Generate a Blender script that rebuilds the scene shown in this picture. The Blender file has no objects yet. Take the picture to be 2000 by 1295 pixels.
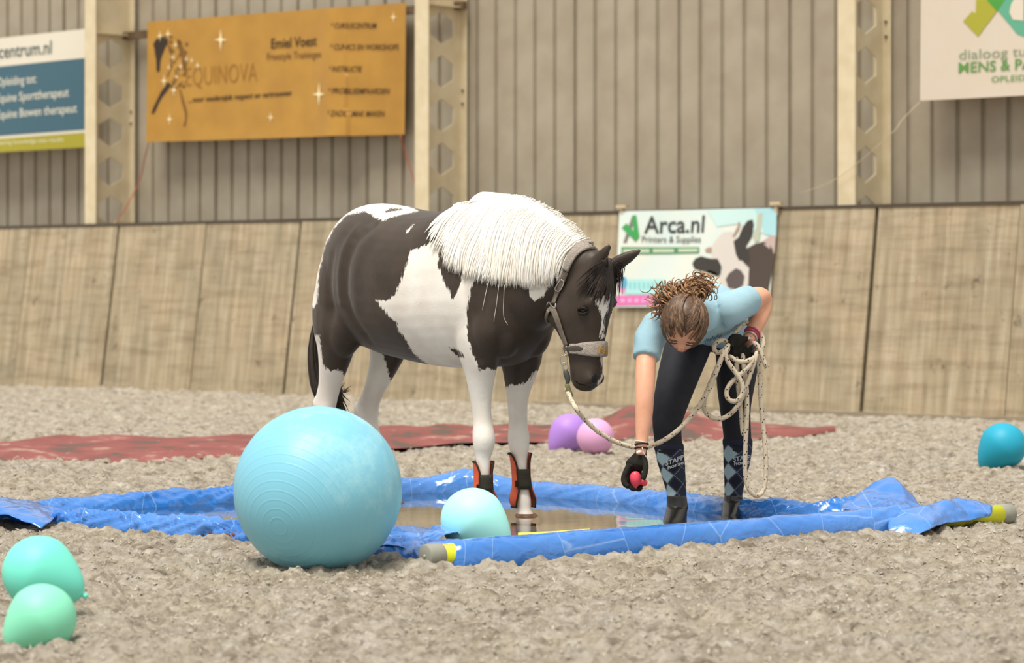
import bpy, bmesh, math, random
import numpy as np
from mathutils import Vector, Matrix
from mathutils.bvhtree import BVHTree

random.seed(7)
RNG = np.random.default_rng(7)
SC = bpy.context.scene
COL = SC.collection

# ------------------------------------------------------------------ camera
FPX = 5400.0            # focal length in pixels of the 2000 px wide frame
CAMZ = 1.05             # lens height above the sand
HZ = 574.0              # row of the horizon
cd = bpy.data.cameras.new('camera')
cd.sensor_width = 36.0
cd.lens = 36.0 * FPX / 2000.0
cd.shift_y = -(1295 / 2 - HZ) / 2000.0
cd.clip_end = 300
cd.dof.use_dof = True
cd.dof.focus_distance = 12.25
cd.dof.aperture_fstop = 3.4
cam = bpy.data.objects.new('camera', cd)
cam.location = (0, 0, CAMZ)
cam.rotation_euler = (math.pi / 2, 0, 0)
COL.objects.link(cam)
SC.camera = cam

# ------------------------------------------------------------------ light
SC.view_settings.view_transform = 'Standard'
SC.view_settings.look = 'None'
SC.view_settings.exposure = 0.36
SC.view_settings.gamma = 1.0
SC.view_settings.use_curve_mapping = False
w = bpy.data.worlds.new('world')
SC.world = w
w.use_nodes = True
w.node_tree.nodes['Background'].inputs[0].default_value = (1.0, 0.965, 0.90, 1)
w.node_tree.nodes['Background'].inputs[1].default_value = 0.66
sd = bpy.data.lights.new('roof_daylight', 'SUN')
sd.energy = 3.3
sd.angle = math.radians(26)
sd.color = (1.0, 0.955, 0.875)
so = bpy.data.objects.new('roof_daylight', sd)
so.rotation_euler = Vector((-0.20, -0.34, 0.92)).to_track_quat('Z', 'Y').to_euler()
so.location = (-4, 4, 9)
COL.objects.link(so)

# ------------------------------------------------------------------ helpers
def lin(c):
    if isinstance(c, str):
        c = [int(c[i:i + 2], 16) / 255 for i in (0, 2, 4)]
    return tuple((v / 12.92 if v <= 0.04045 else ((v + 0.055) / 1.055) ** 2.4) for v in c[:3]) + (1.0,)

MATS = {}
def mat(name, col, rough=0.6, spec=0.5, var=None, vscale=20, bump=0, bscale=60, metal=0, sheen=0,
        coat=0, sss=0, vdetail=4, stretch=None, coord='Object', tl=0):
    """Principled material; colour varied by noise between col and var, fine relief from noise."""
    if name in MATS:
        return MATS[name]
    m = bpy.data.materials.new(name); m.use_nodes = True
    nt = m.node_tree; b = nt.nodes['Principled BSDF']
    b.inputs['Base Color'].default_value = lin(col)
    b.inputs['Roughness'].default_value = rough
    b.inputs['Specular IOR Level'].default_value = spec
    b.inputs['Metallic'].default_value = metal
    b.inputs['Sheen Weight'].default_value = sheen
    b.inputs['Coat Weight'].default_value = coat
    b.inputs['Subsurface Weight'].default_value = sss
    b.inputs['Subsurface Radius'].default_value = (0.02, 0.012, 0.008)
    if var or bump:
        tc = nt.nodes.new('ShaderNodeTexCoord'); src = tc.outputs[coord]
        if stretch:
            mp = nt.nodes.new('ShaderNodeMapping'); mp.inputs['Scale'].default_value = stretch
            nt.links.new(src, mp.inputs[0]); src = mp.outputs[0]
    if var:
        n = nt.nodes.new('ShaderNodeTexNoise'); n.inputs['Scale'].default_value = vscale
        n.inputs['Detail'].default_value = vdetail
        nt.links.new(src, n.inputs['Vector'])
        r = nt.nodes.new('ShaderNodeValToRGB')
        r.color_ramp.elements[0].position = 0.35; r.color_ramp.elements[1].position = 0.65
        r.color_ramp.elements[0].color = lin(var); r.color_ramp.elements[1].color = lin(col)
        nt.links.new(n.outputs['Fac'], r.inputs[0]); nt.links.new(r.outputs[0], b.inputs['Base Color'])
    if bump:
        n2 = nt.nodes.new('ShaderNodeTexNoise'); n2.inputs['Scale'].default_value = bscale
        n2.inputs['Detail'].default_value = 5
        nt.links.new(src, n2.inputs['Vector'])
        bp = nt.nodes.new('ShaderNodeBump'); bp.inputs['Strength'].default_value = bump
        bp.inputs['Distance'].default_value = 0.01
        nt.links.new(n2.outputs['Fac'], bp.inputs['Height']); nt.links.new(bp.outputs[0], b.inputs['Normal'])
    MATS[name] = m
    return m

def mesh_obj(name, verts, faces, material=None, parent=None, smooth=True):
    me = bpy.data.meshes.new(name)
    me.from_pydata([tuple(map(float, v)) for v in verts], [], [tuple(map(int, f)) for f in faces])
    me.update()
    return link(name, me, material, parent, smooth)

def big_mesh(name, V, F):
    """quads from numpy arrays"""
    me = bpy.data.meshes.new(name)
    V = np.asarray(V, np.float32); F = np.asarray(F, np.int32)
    me.vertices.add(len(V)); me.vertices.foreach_set('co', V.ravel())
    k = F.shape[1]
    me.loops.add(F.size); me.loops.foreach_set('vertex_index', F.ravel())
    me.polygons.add(len(F)); me.polygons.foreach_set('loop_start', np.arange(0, F.size, k, dtype=np.int32))
    me.update(calc_edges=True); me.validate()
    return me

def link(name, me, material=None, parent=None, smooth=True):
    if smooth and len(me.polygons):
        me.polygons.foreach_set('use_smooth', np.ones(len(me.polygons), bool))
    o = bpy.data.objects.new(name, me)
    if material is not None and not me.materials:
        me.materials.append(material)
    COL.objects.link(o)
    if parent is not None:
        attach(o, parent)
    return o

def attach(o, parent):
    o.parent = parent
    o.matrix_parent_inverse = Matrix.Translation(-Vector(parent.location)) if parent.type == 'EMPTY' or parent.location.length else Matrix()

def thing(name, label, cat, loc=(0, 0, 0), group=None):
    o = bpy.data.objects.new(name, None)
    o.empty_display_size = 0.1
    o.location = loc
    COL.objects.link(o)
    return tag(o, label, cat, group)

def tag(o, label, cat, group=None, kind=None):
    o['label'] = label; o['category'] = cat
    if group: o['group'] = group
    if kind: o['kind'] = kind
    return o

def pt(px, py, Y):
    """photo pixel at depth Y -> world point"""
    return Vector(((px - 1000) / FPX * Y, Y, CAMZ - (py - HZ) / FPX * Y))

def ground(px, py, z=0.0):
    """photo pixel on the horizontal plane z -> world point"""
    return pt(px, py, (CAMZ - z) * FPX / (py - HZ))

# value noise (numpy), 2-D and 3-D
def _hash(ix, iy, iz=0):
    h = (ix.astype(np.int64) * 374761393 + iy.astype(np.int64) * 668265263 + np.asarray(iz).astype(np.int64) * 2147483647) & 0xffffffff
    h = ((h ^ (h >> 13)) * 1274126177) & 0xffffffff
    h = h ^ (h >> 16)
    return (h & 0xffff) / 65535.0
def noise2(x, y):
    ix = np.floor(x); iy = np.floor(y); fx = x - ix; fy = y - iy
    fx = fx * fx * (3 - 2 * fx); fy = fy * fy * (3 - 2 * fy)
    ix = ix.astype(np.int64); iy = iy.astype(np.int64)
    a = _hash(ix, iy); b = _hash(ix + 1, iy); c = _hash(ix, iy + 1); d = _hash(ix + 1, iy + 1)
    return (a * (1 - fx) + b * fx) * (1 - fy) + (c * (1 - fx) + d * fx) * fy
def noise3(p):
    i = np.floor(p); f = p - i; f = f * f * (3 - 2 * f); i = i.astype(np.int64)
    r = 0
    for dx in (0, 1):
        for dy in (0, 1):
            for dz in (0, 1):
                wgt = (f[:, 0] if dx else 1 - f[:, 0]) * (f[:, 1] if dy else 1 - f[:, 1]) * (f[:, 2] if dz else 1 - f[:, 2])
                r = r + wgt * _hash(i[:, 0] + dx, i[:, 1] + dy, i[:, 2] + dz)
    return r

def box_vf(c, ax, ay, az):
    """box from centre and three half-axis vectors"""
    c = Vector(c); V = []
    for sz in (-1, 1):
        for sx, sy in ((-1, -1), (1, -1), (1, 1), (-1, 1)):
            V.append(c + sx * Vector(ax) + sy * Vector(ay) + sz * Vector(az))
    return V, [(3, 2, 1, 0), (4, 5, 6, 7), (0, 1, 5, 4), (1, 2, 6, 5), (2, 3, 7, 6), (3, 0, 4, 7)]

def join_vf(parts):
    V = []; F = []
    for v, f in parts:
        k = len(V); V += list(v); F += [tuple(i + k for i in q) for q in f]
    return V, F

def catmull(P, n):
    """Catmull-Rom through rows of P, n samples per span"""
    P = np.asarray(P, float)
    if len(P) < 3 or n < 2:
        t = np.linspace(0, len(P) - 1, (len(P) - 1) * max(n, 1) + 1)
        i = np.minimum(t.astype(int), len(P) - 2); f = (t - i)[:, None]
        return P[i] * (1 - f) + P[i + 1] * f
    Q = np.vstack([2 * P[0] - P[1], P, 2 * P[-1] - P[-2]])
    out = []
    for i in range(len(P) - 1):
        a, b, c, d = Q[i:i + 4]
        for t in np.arange(n) / n:
            out.append(0.5 * ((2 * b) + (c - a) * t + (2 * a - 5 * b + 4 * c - d) * t * t + (3 * b - a - 3 * c + d) * t ** 3))
    out.append(P[-1])
    return np.array(out)

def loft(rings, seg=24, sub=4, power=2.0, capped=True):
    """rings: rows (centre xyz, half-axis A xyz, half-axis B xyz) -> closed surface"""
    R = np.array([np.concatenate([np.asarray(c, float) for c in r]) for r in rings])
    if sub > 1: R = catmull(R, sub)
    th = np.linspace(0, 2 * math.pi, seg, endpoint=False)
    ca, sa = np.cos(th), np.sin(th)
    if power != 2.0:
        e = 2.0 / power
        ca = np.sign(ca) * np.abs(ca) ** e; sa = np.sign(sa) * np.abs(sa) ** e
    V = []; F = []
    for r in R:
        for k in range(seg):
            V.append(r[:3] + ca[k] * r[3:6] + sa[k] * r[6:9])
    n = len(R)
    for i in range(n - 1):
        for k in range(seg):
            k2 = (k + 1) % seg
            F.append((i * seg + k, i * seg + k2, (i + 1) * seg + k2, (i + 1) * seg + k))
    if capped:
        V.append(R[0][:3]); V.append(R[-1][:3])
        a, b = len(V) - 2, len(V) - 1
        for k in range(seg):
            k2 = (k + 1) % seg
            F.append((a, k2, k)); F.append((b, (n - 1) * seg + k, (n - 1) * seg + k2))
    return V, F

def frames(P):
    """rotation-minimising frames along a polyline"""
    P = np.asarray(P, float)
    T = np.gradient(P, axis=0); T /= np.linalg.norm(T, axis=1)[:, None] + 1e-12
    up = np.array([0, 0, 1.0]) if abs(T[0][2]) < 0.9 else np.array([0, 1.0, 0])
    N = []; n = np.cross(T[0], up); n /= np.linalg.norm(n)
    for t in T:
        n = n - t * np.dot(n, t); n /= np.linalg.norm(n) + 1e-12
        N.append(n)
    N = np.array(N)
    return T, N, np.cross(T, N)

def tube(P, r, seg=8, sub=1, flat=1.0, capped=True):
    """tube along a polyline, radius a number or a list; rounded by catmull when sub > 1"""
    P = np.array([tuple(p) for p in P], float)
    r = np.full(len(P), r) if np.isscalar(r) else np.asarray(r, float)
    if sub > 1:
        Q = catmull(np.column_stack([P, r]), sub); P = Q[:, :3]; r = Q[:, 3]
    T, N, B = frames(P)
    return loft([(P[i], N[i] * r[i], B[i] * r[i] * flat) for i in range(len(P))], seg, 1, capped=capped)

def ball_vf(c, A, B, Cx, seg=24, rings=14):
    """ellipsoid from centre and three half-axis vectors"""
    c = np.asarray(c, float); A = np.asarray(A, float); B = np.asarray(B, float); Cx = np.asarray(Cx, float)
    R = []
    for i in range(rings + 1):
        ph = math.pi * (0.02 + 0.96 * i / rings)
        R.append((c - Cx * math.cos(ph), A * math.sin(ph), B * math.sin(ph)))
    return loft(R, seg, 1)

def remesh(name, parts, voxel, smooth_iter=6, lam=0.5):
    """melt overlapping closed shapes into one continuous skin"""
    V, F = join_vf(parts)
    me = bpy.data.meshes.new(name + '_src')
    me.from_pydata([tuple(map(float, v)) for v in V], [], F); me.update()
    bm = bmesh.new(); bm.from_mesh(me); bmesh.ops.recalc_face_normals(bm, faces=bm.faces); bm.to_mesh(me); bm.free()
    o = bpy.data.objects.new(name + '_src', me); COL.objects.link(o)
    md = o.modifiers.new('r', 'REMESH'); md.mode = 'VOXEL'; md.voxel_size = voxel; md.adaptivity = 0
    dg = bpy.context.evaluated_depsgraph_get()
    out = bpy.data.meshes.new_from_object(o.evaluated_get(dg))
    bpy.data.objects.remove(o); bpy.data.meshes.remove(me)
    out.name = name
    smooth_mesh(out, smooth_iter, lam)
    return out

def smooth_mesh(me, it, lam=0.5):
    n = len(me.vertices); V = np.zeros(n * 3, np.float32); me.vertices.foreach_get('co', V); V = V.reshape(-1, 3).astype(float)
    E = np.zeros(len(me.edges) * 2, np.int32); me.edges.foreach_get('vertices', E); E = E.reshape(-1, 2)
    deg = np.bincount(E.ravel(), minlength=n)[:, None].clip(1)
    for i in range(it * 2):
        S = np.zeros_like(V)
        for k in range(3):
            S[:, k] = np.bincount(E[:, 0], V[E[:, 1], k], n) + np.bincount(E[:, 1], V[E[:, 0], k], n)
        V += (S / deg - V) * (lam if i % 2 == 0 else -lam * 0.98)
    me.vertices.foreach_set('co', V.astype(np.float32).ravel()); me.update()

def get_co(me):
    V = np.zeros(len(me.vertices) * 3, np.float32); me.vertices.foreach_get('co', V)
    return V.reshape(-1, 3).astype(float)
def get_no(me):
    V = np.zeros(len(me.vertices) * 3, np.float32); me.vertex_normals.foreach_get('vector', V)
    return V.reshape(-1, 3).astype(float)

def poly_sd(pts, poly):
    """signed distance to a polygon (positive inside), vectorised"""
    P = np.asarray(pts, float); G = np.asarray(poly, float)
    d = np.full(len(P), 1e9); ins = np.zeros(len(P), bool)
    for i in range(len(G)):
        a = G[i]; b = G[(i + 1) % len(G)]; e = b - a
        t = np.clip(((P - a) @ e) / (e @ e + 1e-12), 0, 1)
        d = np.minimum(d, np.linalg.norm(P - a - t[:, None] * e, axis=1))
        c = (a[1] > P[:, 1]) != (b[1] > P[:, 1])
        with np.errstate(divide='ignore', invalid='ignore'):
            xx = (b[0] - a[0]) * (P[:, 1] - a[1]) / (b[1] - a[1] + 1e-12) + a[0]
        ins ^= c & (P[:, 0] < xx)
    return np.where(ins, d, -d)

def text_vf(s, shear=0, offset=0, spacing=1.0):
    """built-in font lettering as flat mesh; returns verts in a unit where cap height is about 0.7"""
    cu = bpy.data.curves.new('t', 'FONT'); cu.body = s; cu.shear = shear; cu.offset = offset
    cu.space_character = spacing; cu.resolution_u = 3
    o = bpy.data.objects.new('t', cu); COL.objects.link(o)
    dg = bpy.context.evaluated_depsgraph_get()
    me = bpy.data.meshes.new_from_object(o.evaluated_get(dg))
    V = [tuple(v.co) for v in me.vertices]; F = [tuple(p.vertices) for p in me.polygons]
    bpy.data.objects.remove(o); bpy.data.curves.remove(cu); bpy.data.meshes.remove(me)
    return V, F
# ------------------------------------------------------------------ the hall: wall line
WB = Vector((-5.74, 30.98, 0)); WD = Vector((0.7596, -0.6504, 0)); WN = Vector((-0.6504, -0.7596, 0))
KH = 1.815; KS = 0.26                       # kickboard height and its lean
def wp(t, o, z):
    return WB + WD * t + WN * o + Vector((0, 0, z))
def wall_ray(px, py, o, lean=False):
    """photo pixel on the upright plane at offset o from the wall's foot (or on the leaning boards)"""
    d = Vector(((px - 1000) / FPX, 1, -(py - HZ) / FPX)); c = Vector((0, 0, CAMZ))
    k = KS / KH if lean else 0.0
    # (c + s d - WB).WN + k z = o
    s = (o - (Vector((c.x, c.y, 0)) - WB).dot(WN) - k * c.z) / (Vector((d.x, d.y, 0)).dot(WN) + k * d.z)
    return c + d * s
def wall_t(px, o):
    return (wall_ray(px, HZ, o) - WB).dot(WD)

M_CLAD = mat('painted_steel_sheet', 'A79E8C', 0.5, 0.4, var='9D9280', vscale=3, bump=0.03, bscale=15)
M_STEEL = mat('cream_painted_steel', 'D9CCAE', 0.45, 0.4, var='CFC09F', vscale=6)
M_DARK = mat('dark_gap', '4A3627', 0.9, 0.2, var='2A2018', vscale=3)
M_STRINGR = mat('red_twine', 'A8503C', 0.8)
M_STRINGW = mat('pale_twine', 'C0B494', 0.8)

CL = -0.92                                  # cladding plane offset
wall_back = bpy.data.objects.new('wall_back', None); COL.objects.link(wall_back)
wall_back['kind'] = 'structure'; wall_back['label'] = 'beige ribbed steel cladding above the kickboards'
PITCH = 0.252; NR = 5
t0 = wall_t(1119, CL) - PITCH * NR * 16
def clad_sheet():
    V = []; F = []; prof = []
    for i in range(NR):
        x = i * PITCH
        prof += [(x, 0), (x + 0.014, -0.034), (x + 0.046, -0.034), (x + 0.060, 0.0)]
        if i == NR - 1: prof += [(x + PITCH - 0.03, 0.0), (x + PITCH + 0.0, 0.005), (x + PITCH + 0.012, 0.005)]
    for x, o in prof:
        for z in (1.2, 5.2):
            V.append(Vector((0, 0, z)) + WD * x + WN * o)
    for i in range(len(prof) - 1):
        F.append((2 * i, 2 * i + 2, 2 * i + 3, 2 * i + 1))
    me = bpy.data.meshes.new('cladding_sheet'); me.from_pydata([tuple(v) for v in V], [], F); me.materials.append(M_CLAD)
    return me
cm = clad_sheet()
for k in range(28):
    o = bpy.data.objects.new('cladding_sheet', cm); COL.objects.link(o)
    o.location = wp(t0 + k * PITCH * NR, CL + 0.0015 * (k % 2), 0); o.parent = wall_back

# kickboards -----------------------------------------------------------
def kick_material():
    m = bpy.data.materials.new('weathered_kickboard'); m.use_nodes = True; nt = m.node_tree; b = nt.nodes['Principled BSDF']
    L = nt.links.new
    uv = nt.nodes.new('ShaderNodeUVMap'); uv.uv_map = 'uv'
    def nz(scale, sx, sy, det=4, rough=0.6):
        mp = nt.nodes.new('ShaderNodeMapping'); mp.inputs['Scale'].default_value = (sx, sy, 1)
        L(uv.outputs[0], mp.inputs[0])
        n = nt.nodes.new('ShaderNodeTexNoise'); n.inputs['Scale'].default_value = scale; n.inputs['Detail'].default_value = det
        n.inputs['Roughness'].default_value = rough
        L(mp.outputs[0], n.inputs['Vector']); return n.outputs['Fac']
    def ramp(fac, stops):
        r = nt.nodes.new('ShaderNodeValToRGB')
        e = r.color_ramp.elements
        e[0].position, e[0].color = stops[0][0], lin(stops[0][1]); e[1].position, e[1].color = stops[-1][0], lin(stops[-1][1])
        for p, c in stops[1:-1]:
            k = e.new(p); k.color = lin(c)
        L(fac, r.inputs[0]); return r.outputs[0]
    def mix(kind, f, a, c):
        x = nt.nodes.new('ShaderNodeMix'); x.data_type = 'RGBA'; x.blend_type = kind
        if isinstance(f, float): x.inputs[0].default_value = f
        else: L(f, x.inputs[0])
        L(a, x.inputs[6]); L(c, x.inputs[7]); return x.outputs[2]
    base = ramp(nz(1.6, 1.0, 0.8, 3), [(0.3, 'A69E8B'), (0.5, 'B4A993'), (0.7, 'BDAE97')])
    vert = ramp(nz(3.0, 5, 0.35, 5), [(0.33, 'A29A88'), (0.5, 'D6CCBB'), (0.7, 'FFFFFF')])
    horz = ramp(nz(2.0, 0.7, 5, 4), [(0.33, 'B5AA98'), (0.55, 'FFFFFF'), (0.75, 'F4E6D2')])
    blotch = ramp(nz(4.5, 1.3, 1, 5, 0.75), [(0.30, '6E665A'), (0.40, 'FFFFFF'), (0.8, 'FFFFFF')])
    c = mix('MULTIPLY', 0.6, base, vert); c = mix('MULTIPLY', 0.42, c, horz); c = mix('MULTIPLY', 0.6, c, blotch)
    L(c, b.inputs['Base Color']); b.inputs['Roughness'].default_value = 0.85; b.inputs['Specular IOR Level'].default_value = 0.2
    bp = nt.nodes.new('ShaderNodeBump'); bp.inputs['Strength'].default_value = 0.3; bp.inputs['Distance'].default_value = 0.01
    L(nz(6, 6, 1, 5), bp.inputs['Height']); L(bp.outputs[0], b.inputs['Normal'])
    return m
M_KICK = kick_material()
wall_lower = bpy.data.objects.new('wall_lower', None); COL.objects.link(wall_lower)
wall_lower['kind'] = 'structure'; wall_lower['label'] = 'leaning weathered kickboard wall around the riding floor'
def kt(px): return wall_t(px, -KS)         # seam place along the wall, from its upper end
seams = [kt(-640), kt(-460), kt(-285), kt(-112), kt(60), kt(232), kt(405), kt(588)]
step = (seams[-1] - seams[3]) / 4
for i in range(7): seams.insert(0, seams[0] - step)
a, b_ = seams[-1], kt(1713)
n_mid = round((b_ - a) / step)
seams += [a + (b_ - a) * (i + 1) / n_mid for i in range(n_mid)]
seams += [kt(1993)]
for i in range(4): seams.append(seams[-1] + step)
wide = (kt(232), kt(588), kt(1713))
def kick_panel(t1, t2, i):
    g = 0.006
    n1 = t1 + (0.022 if any(abs(t1 - q) < .01 for q in wide) else g); n2 = t2 - (0.016 if any(abs(t2 - q) < .01 for q in wide) else g)
    th = 0.05; V = []; dz = RNG.uniform(-0.008, 0.008)
    for o in (0, -th):
        for t, z in ((n1, -0.1), (n2, -0.1), (n2, KH - 0.02 + dz), (n1, KH - 0.02 + dz)):
            V.append(wp(t, o - KS * z / KH + RNG.uniform(-0.006, 0.006), z))
    F = [(0, 1, 2, 3), (7, 6, 5, 4), (0, 4, 5, 1), (1, 5, 6, 2), (2, 6, 7, 3), (3, 7, 4, 0)]
    o = mesh_obj('kickboard_panel', V, F, M_KICK, wall_lower, smooth=False)
    uvl = o.data.uv_layers.new(name='uv')
    for lp in o.data.loops:
        v = o.data.vertices[lp.vertex_index].co
        uvl.data[lp.index].uv = ((v - WB).dot(WD) + 3.7 * i, v.z + 1.9 * i)
for i in range(len(seams) - 1): kick_panel(seams[i], seams[i + 1], i)
V, F = [], []
def wall_box(t1, t2, o1, o2, z1, z2):
    V = [wp(t, o, z) for z in (z1, z2) for t, o in ((t1, o1), (t2, o1), (t2, o2), (t1, o2))]
    return V, [(3, 2, 1, 0), (4, 5, 6, 7), (0, 1, 5, 4), (1, 2, 6, 5), (2, 3, 7, 6), (3, 0, 4, 7)]
mesh_obj('cap_rail', *wall_box(seams[0], seams[-1], -KS + 0.012, -KS - 0.07, KH - 0.022, KH + 0.004), mat('dark_cap_rail', '4A4238', 0.8), wall_lower, False)
mesh_obj('backing_board', *wall_box(seams[0], seams[-1], -KS - 0.07, -KS - 0.10, -0.1, KH - 0.03), M_DARK, wall_lower, False)
mesh_obj('foot_beam', *wall_box(kt(1040), seams[-1], 0.055, -0.06, -0.1, 0.045), mat('grey_timber', '9C917E', 0.85, var='857A68', vscale=4, stretch=(1, 1, 8)), wall_lower, False)

# steel columns ---------------------------------------------------------
CF = -0.31; CH = 0.58; CW = 0.18
def column(px_c, label, haunch):
    tc = wall_t(px_c, CF); base = wp(tc, CF - CH / 2, 0)
    root = thing('steel_column', label, 'column', base, 'castellated steel columns along the wall')
    zt = 5.3
    def slab(name, o1, o2, wid):
        V, F = wall_box(tc - wid / 2, tc + wid / 2, o1, o2, 0.0, zt); mesh_obj(name, V, F, M_STEEL, root, False)
    slab('front_flange', CF, CF - 0.016, CW); slab('rear_flange', CF - CH + 0.016, CF - CH, CW)
    # web with a row of pointed six-sided holes
    V = []; F = []; o0 = CF - 0.016; o1 = CF - CH + 0.016; oc = (o0 + o1) / 2; hw = 0.175; hh = 0.165; hs = 0.075; sp = 0.435
    z = 0.22
    def q(pts):
        k = len(V)
        for s in (0.006, -0.006):
            for (o, zz) in pts: V.append(wp(tc + s, o, zz))
        n = len(pts)
        F.append(tuple(range(k, k + n))); F.append(tuple(range(k + 2 * n - 1, k + n - 1, -1)))
        for i in range(n):
            j = (i + 1) % n; F.append((k + i, k + n + i, k + n + j, k + j))
    def band(za, zb, pts_a, pts_b): pass
    zc = haunch - hh - 0.04
    while zc > 0.5: zc -= sp
    top = 0.0
    while zc + hh < haunch:
        zl = zc - sp / 2; zu = zc + sp / 2
        L_, R_ = oc + hw, oc - hw
        # left strip, right strip, upper and lower wedges round the hole
        q([(o0, zl), (oc, zl), (oc, zc - hh), (L_, zc - hs), (L_, zc + hs), (oc, zc + hh), (oc, zu), (o0, zu)])
        q([(oc, zl), (o1, zl), (o1, zu), (oc, zu), (oc, zc + hh), (R_, zc + hs), (R_, zc - hs), (oc, zc - hh)])
        top = zu; zc += sp
    q([(o0, top), (o1, top), (o1, zt), (o0, zt)])
    mesh_obj('web_plate', V, F, M_STEEL, root, False)
    if haunch < 4.5:
        mesh_obj('web_stiffener', *wall_box(tc - CW / 2, tc + CW / 2, o0, o1, haunch + 0.0, haunch + 0.014), M_STEEL, root, False)
    for zz in (2.95, 3.08):
        c = wp(tc + 0.045, CF - CH + 0.020, zz + (0.37 if px_c > 1500 else 0))
        mesh_obj('bolt', *tube([c, c + WN * 0.012], 0.014, 6), mat('dark_bolt', '5A5040', 0.5), root)
column(176, 'cream castellated steel column at the left, beside the blue-and-white banner', 3.92)
column(823.5, 'cream castellated steel column behind the horse, right of the orange banner', 3.90)
column(1653, 'cream castellated steel column at the right, beside the white banner', 5.0)

# batten carrying the orange banner
bt = mesh_obj('timber_batten', *wall_box(wall_t(228, -0.80), wall_t(907, -0.80), -0.78, -0.84, 3.885, 3.965), mat('brown_timber', '6E5A44', 0.8, var='57452F', vscale=6), None, False)
tag(bt, 'long brown timber batten from which the orange banner hangs', 'batten')
# ------------------------------------------------------------------ banners
def quad_map(tl, tr, br, bl, disp=None):
    tl, tr, br, bl = map(Vector, (tl, tr, br, bl))
    nrm = (tr - tl).cross(bl - tl).normalized()
    if nrm.y > 0: nrm = -nrm
    def S(a, b, off=0.0):
        p = (tl * (1 - a) + tr * a) * (1 - b) + (bl * (1 - a) + br * a) * b
        d = disp(a, b) if disp else 0.0
        return p + nrm * (d + off)
    return S
def sheet(name, S, nx, ny, material, parent, th=0.003):
    V = []; F = []
    for off in (0.0, -th):
        for j in range(ny + 1):
            for i in range(nx + 1): V.append(S(i / nx, j / ny, off))
    m = (nx + 1) * (ny + 1)
    for j in range(ny):
        for i in range(nx):
            k = j * (nx + 1) + i
            F.append((k, k + nx + 1, k + nx + 2, k + 1)); F.append((m + k, m + k + 1, m + k + nx + 2, m + k + nx + 1))
    for i in range(nx):
        F.append((i, i + 1, m + i + 1, m + i)); k = ny * (nx + 1) + i; F.append((k, m + k, m + k + 1, k + 1))
    for j in range(ny):
        k = j * (nx + 1); F.append((k, m + k, m + k + nx + 1, k + nx + 1)); k += nx; F.append((k, k + nx + 1, m + k + nx + 1, m + k))
    return mesh_obj(name, V, F, material, parent, False)
def ink(col, rough=0.45):
    return mat('print_' + col, col, rough, 0.4)
def fine(poly, n=4):
    out = []
    for i in range(len(poly)):
        a, b = poly[i], poly[(i + 1) % len(poly)]
        for k in range(n): out.append((a[0] + (b[0] - a[0]) * k / n, a[1] + (b[1] - a[1]) * k / n))
    return out
def printed(name, S, polys, col, parent, off=0.004, inv=None, n=1):
    """flat printed shapes: polygons in banner coordinates (or in photo pixels through inv)"""
    bm = bmesh.new()
    for P in polys:
        if inv: P = [inv(*p) for p in P]
        P = fine(P, n)
        vs = [bm.verts.new((p[0], p[1], 0)) for p in P]
        f = bm.faces.new(vs)
    bmesh.ops.triangulate(bm, faces=bm.faces[:])
    for _ in range(2):
        es = [e for e in bm.edges if e.calc_length() > 0.12]
        if es: bmesh.ops.subdivide_edges(bm, edges=es, cuts=1); bmesh.ops.triangulate(bm, faces=bm.faces[:])
    for v in bm.verts: v.co = S(v.co.x, v.co.y, off)
    me = bpy.data.meshes.new(name); bm.to_mesh(me); bm.free()
    o = link(name, me, ink(col), parent)
    if len(polys) > 1: o['kind'] = 'stuff'
    return o
def lettering(S, txt, a0, b0, a1, h, col, parent, off=0.006, shear=0, bold=0.0, b1=None, spacing=1.0, name='lettering'):
    """text from (a0,b0) baseline start to a1, cap height h (banner units); b1: baseline at the end"""
    V, F = text_vf(txt, shear, bold, spacing)
    X = [v[0] for v in V]; x0, x1 = min(X), max(X)
    b1 = b0 if b1 is None else b1
    W = []
    for v in V:
        f = (v[0] - x0) / (x1 - x0)
        W.append(S(a0 + (a1 - a0) * f, b0 + (b1 - b0) * f - v[1] / 0.69 * h, off))
    o = mesh_obj(name, W, F, ink(col), parent, smooth=False); o['kind'] = 'stuff'; return o
def bil_inv(TL, TR, BR, BL):
    """photo pixel -> banner coordinates, inverse bilinear"""
    TL, TR, BR, BL = [np.array(p, float) for p in (TL, TR, BR, BL)]
    def inv(x, y):
        a = b = 0.5
        for _ in range(12):
            p = (TL * (1 - a) + TR * a) * (1 - b) + (BL * (1 - a) + BR * a) * b
            da = (TR - TL) * (1 - b) + (BR - BL) * b; db = (BL - TL) * (1 - a) + (BR - TR) * a
            s = np.linalg.solve(np.column_stack([da, db]), np.array([x, y]) - p)
            a += s[0]; b += s[1]
        return (a, b)
    return inv
def pxtext(S, inv, txt, x0, y0, x1, y1, hpx, Hpx, col, parent, **k):
    (a0, b0), (a1, b1) = inv(x0, y0), inv(x1, y1)
    return lettering(S, txt, a0, b0, a1, hpx / Hpx, col, parent, b1=b1, **k)
def string(name, pts, r, m, label):
    o = mesh_obj(name, *tube(pts, r, 6, 4), m); tag(o, label, 'string'); return o

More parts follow.
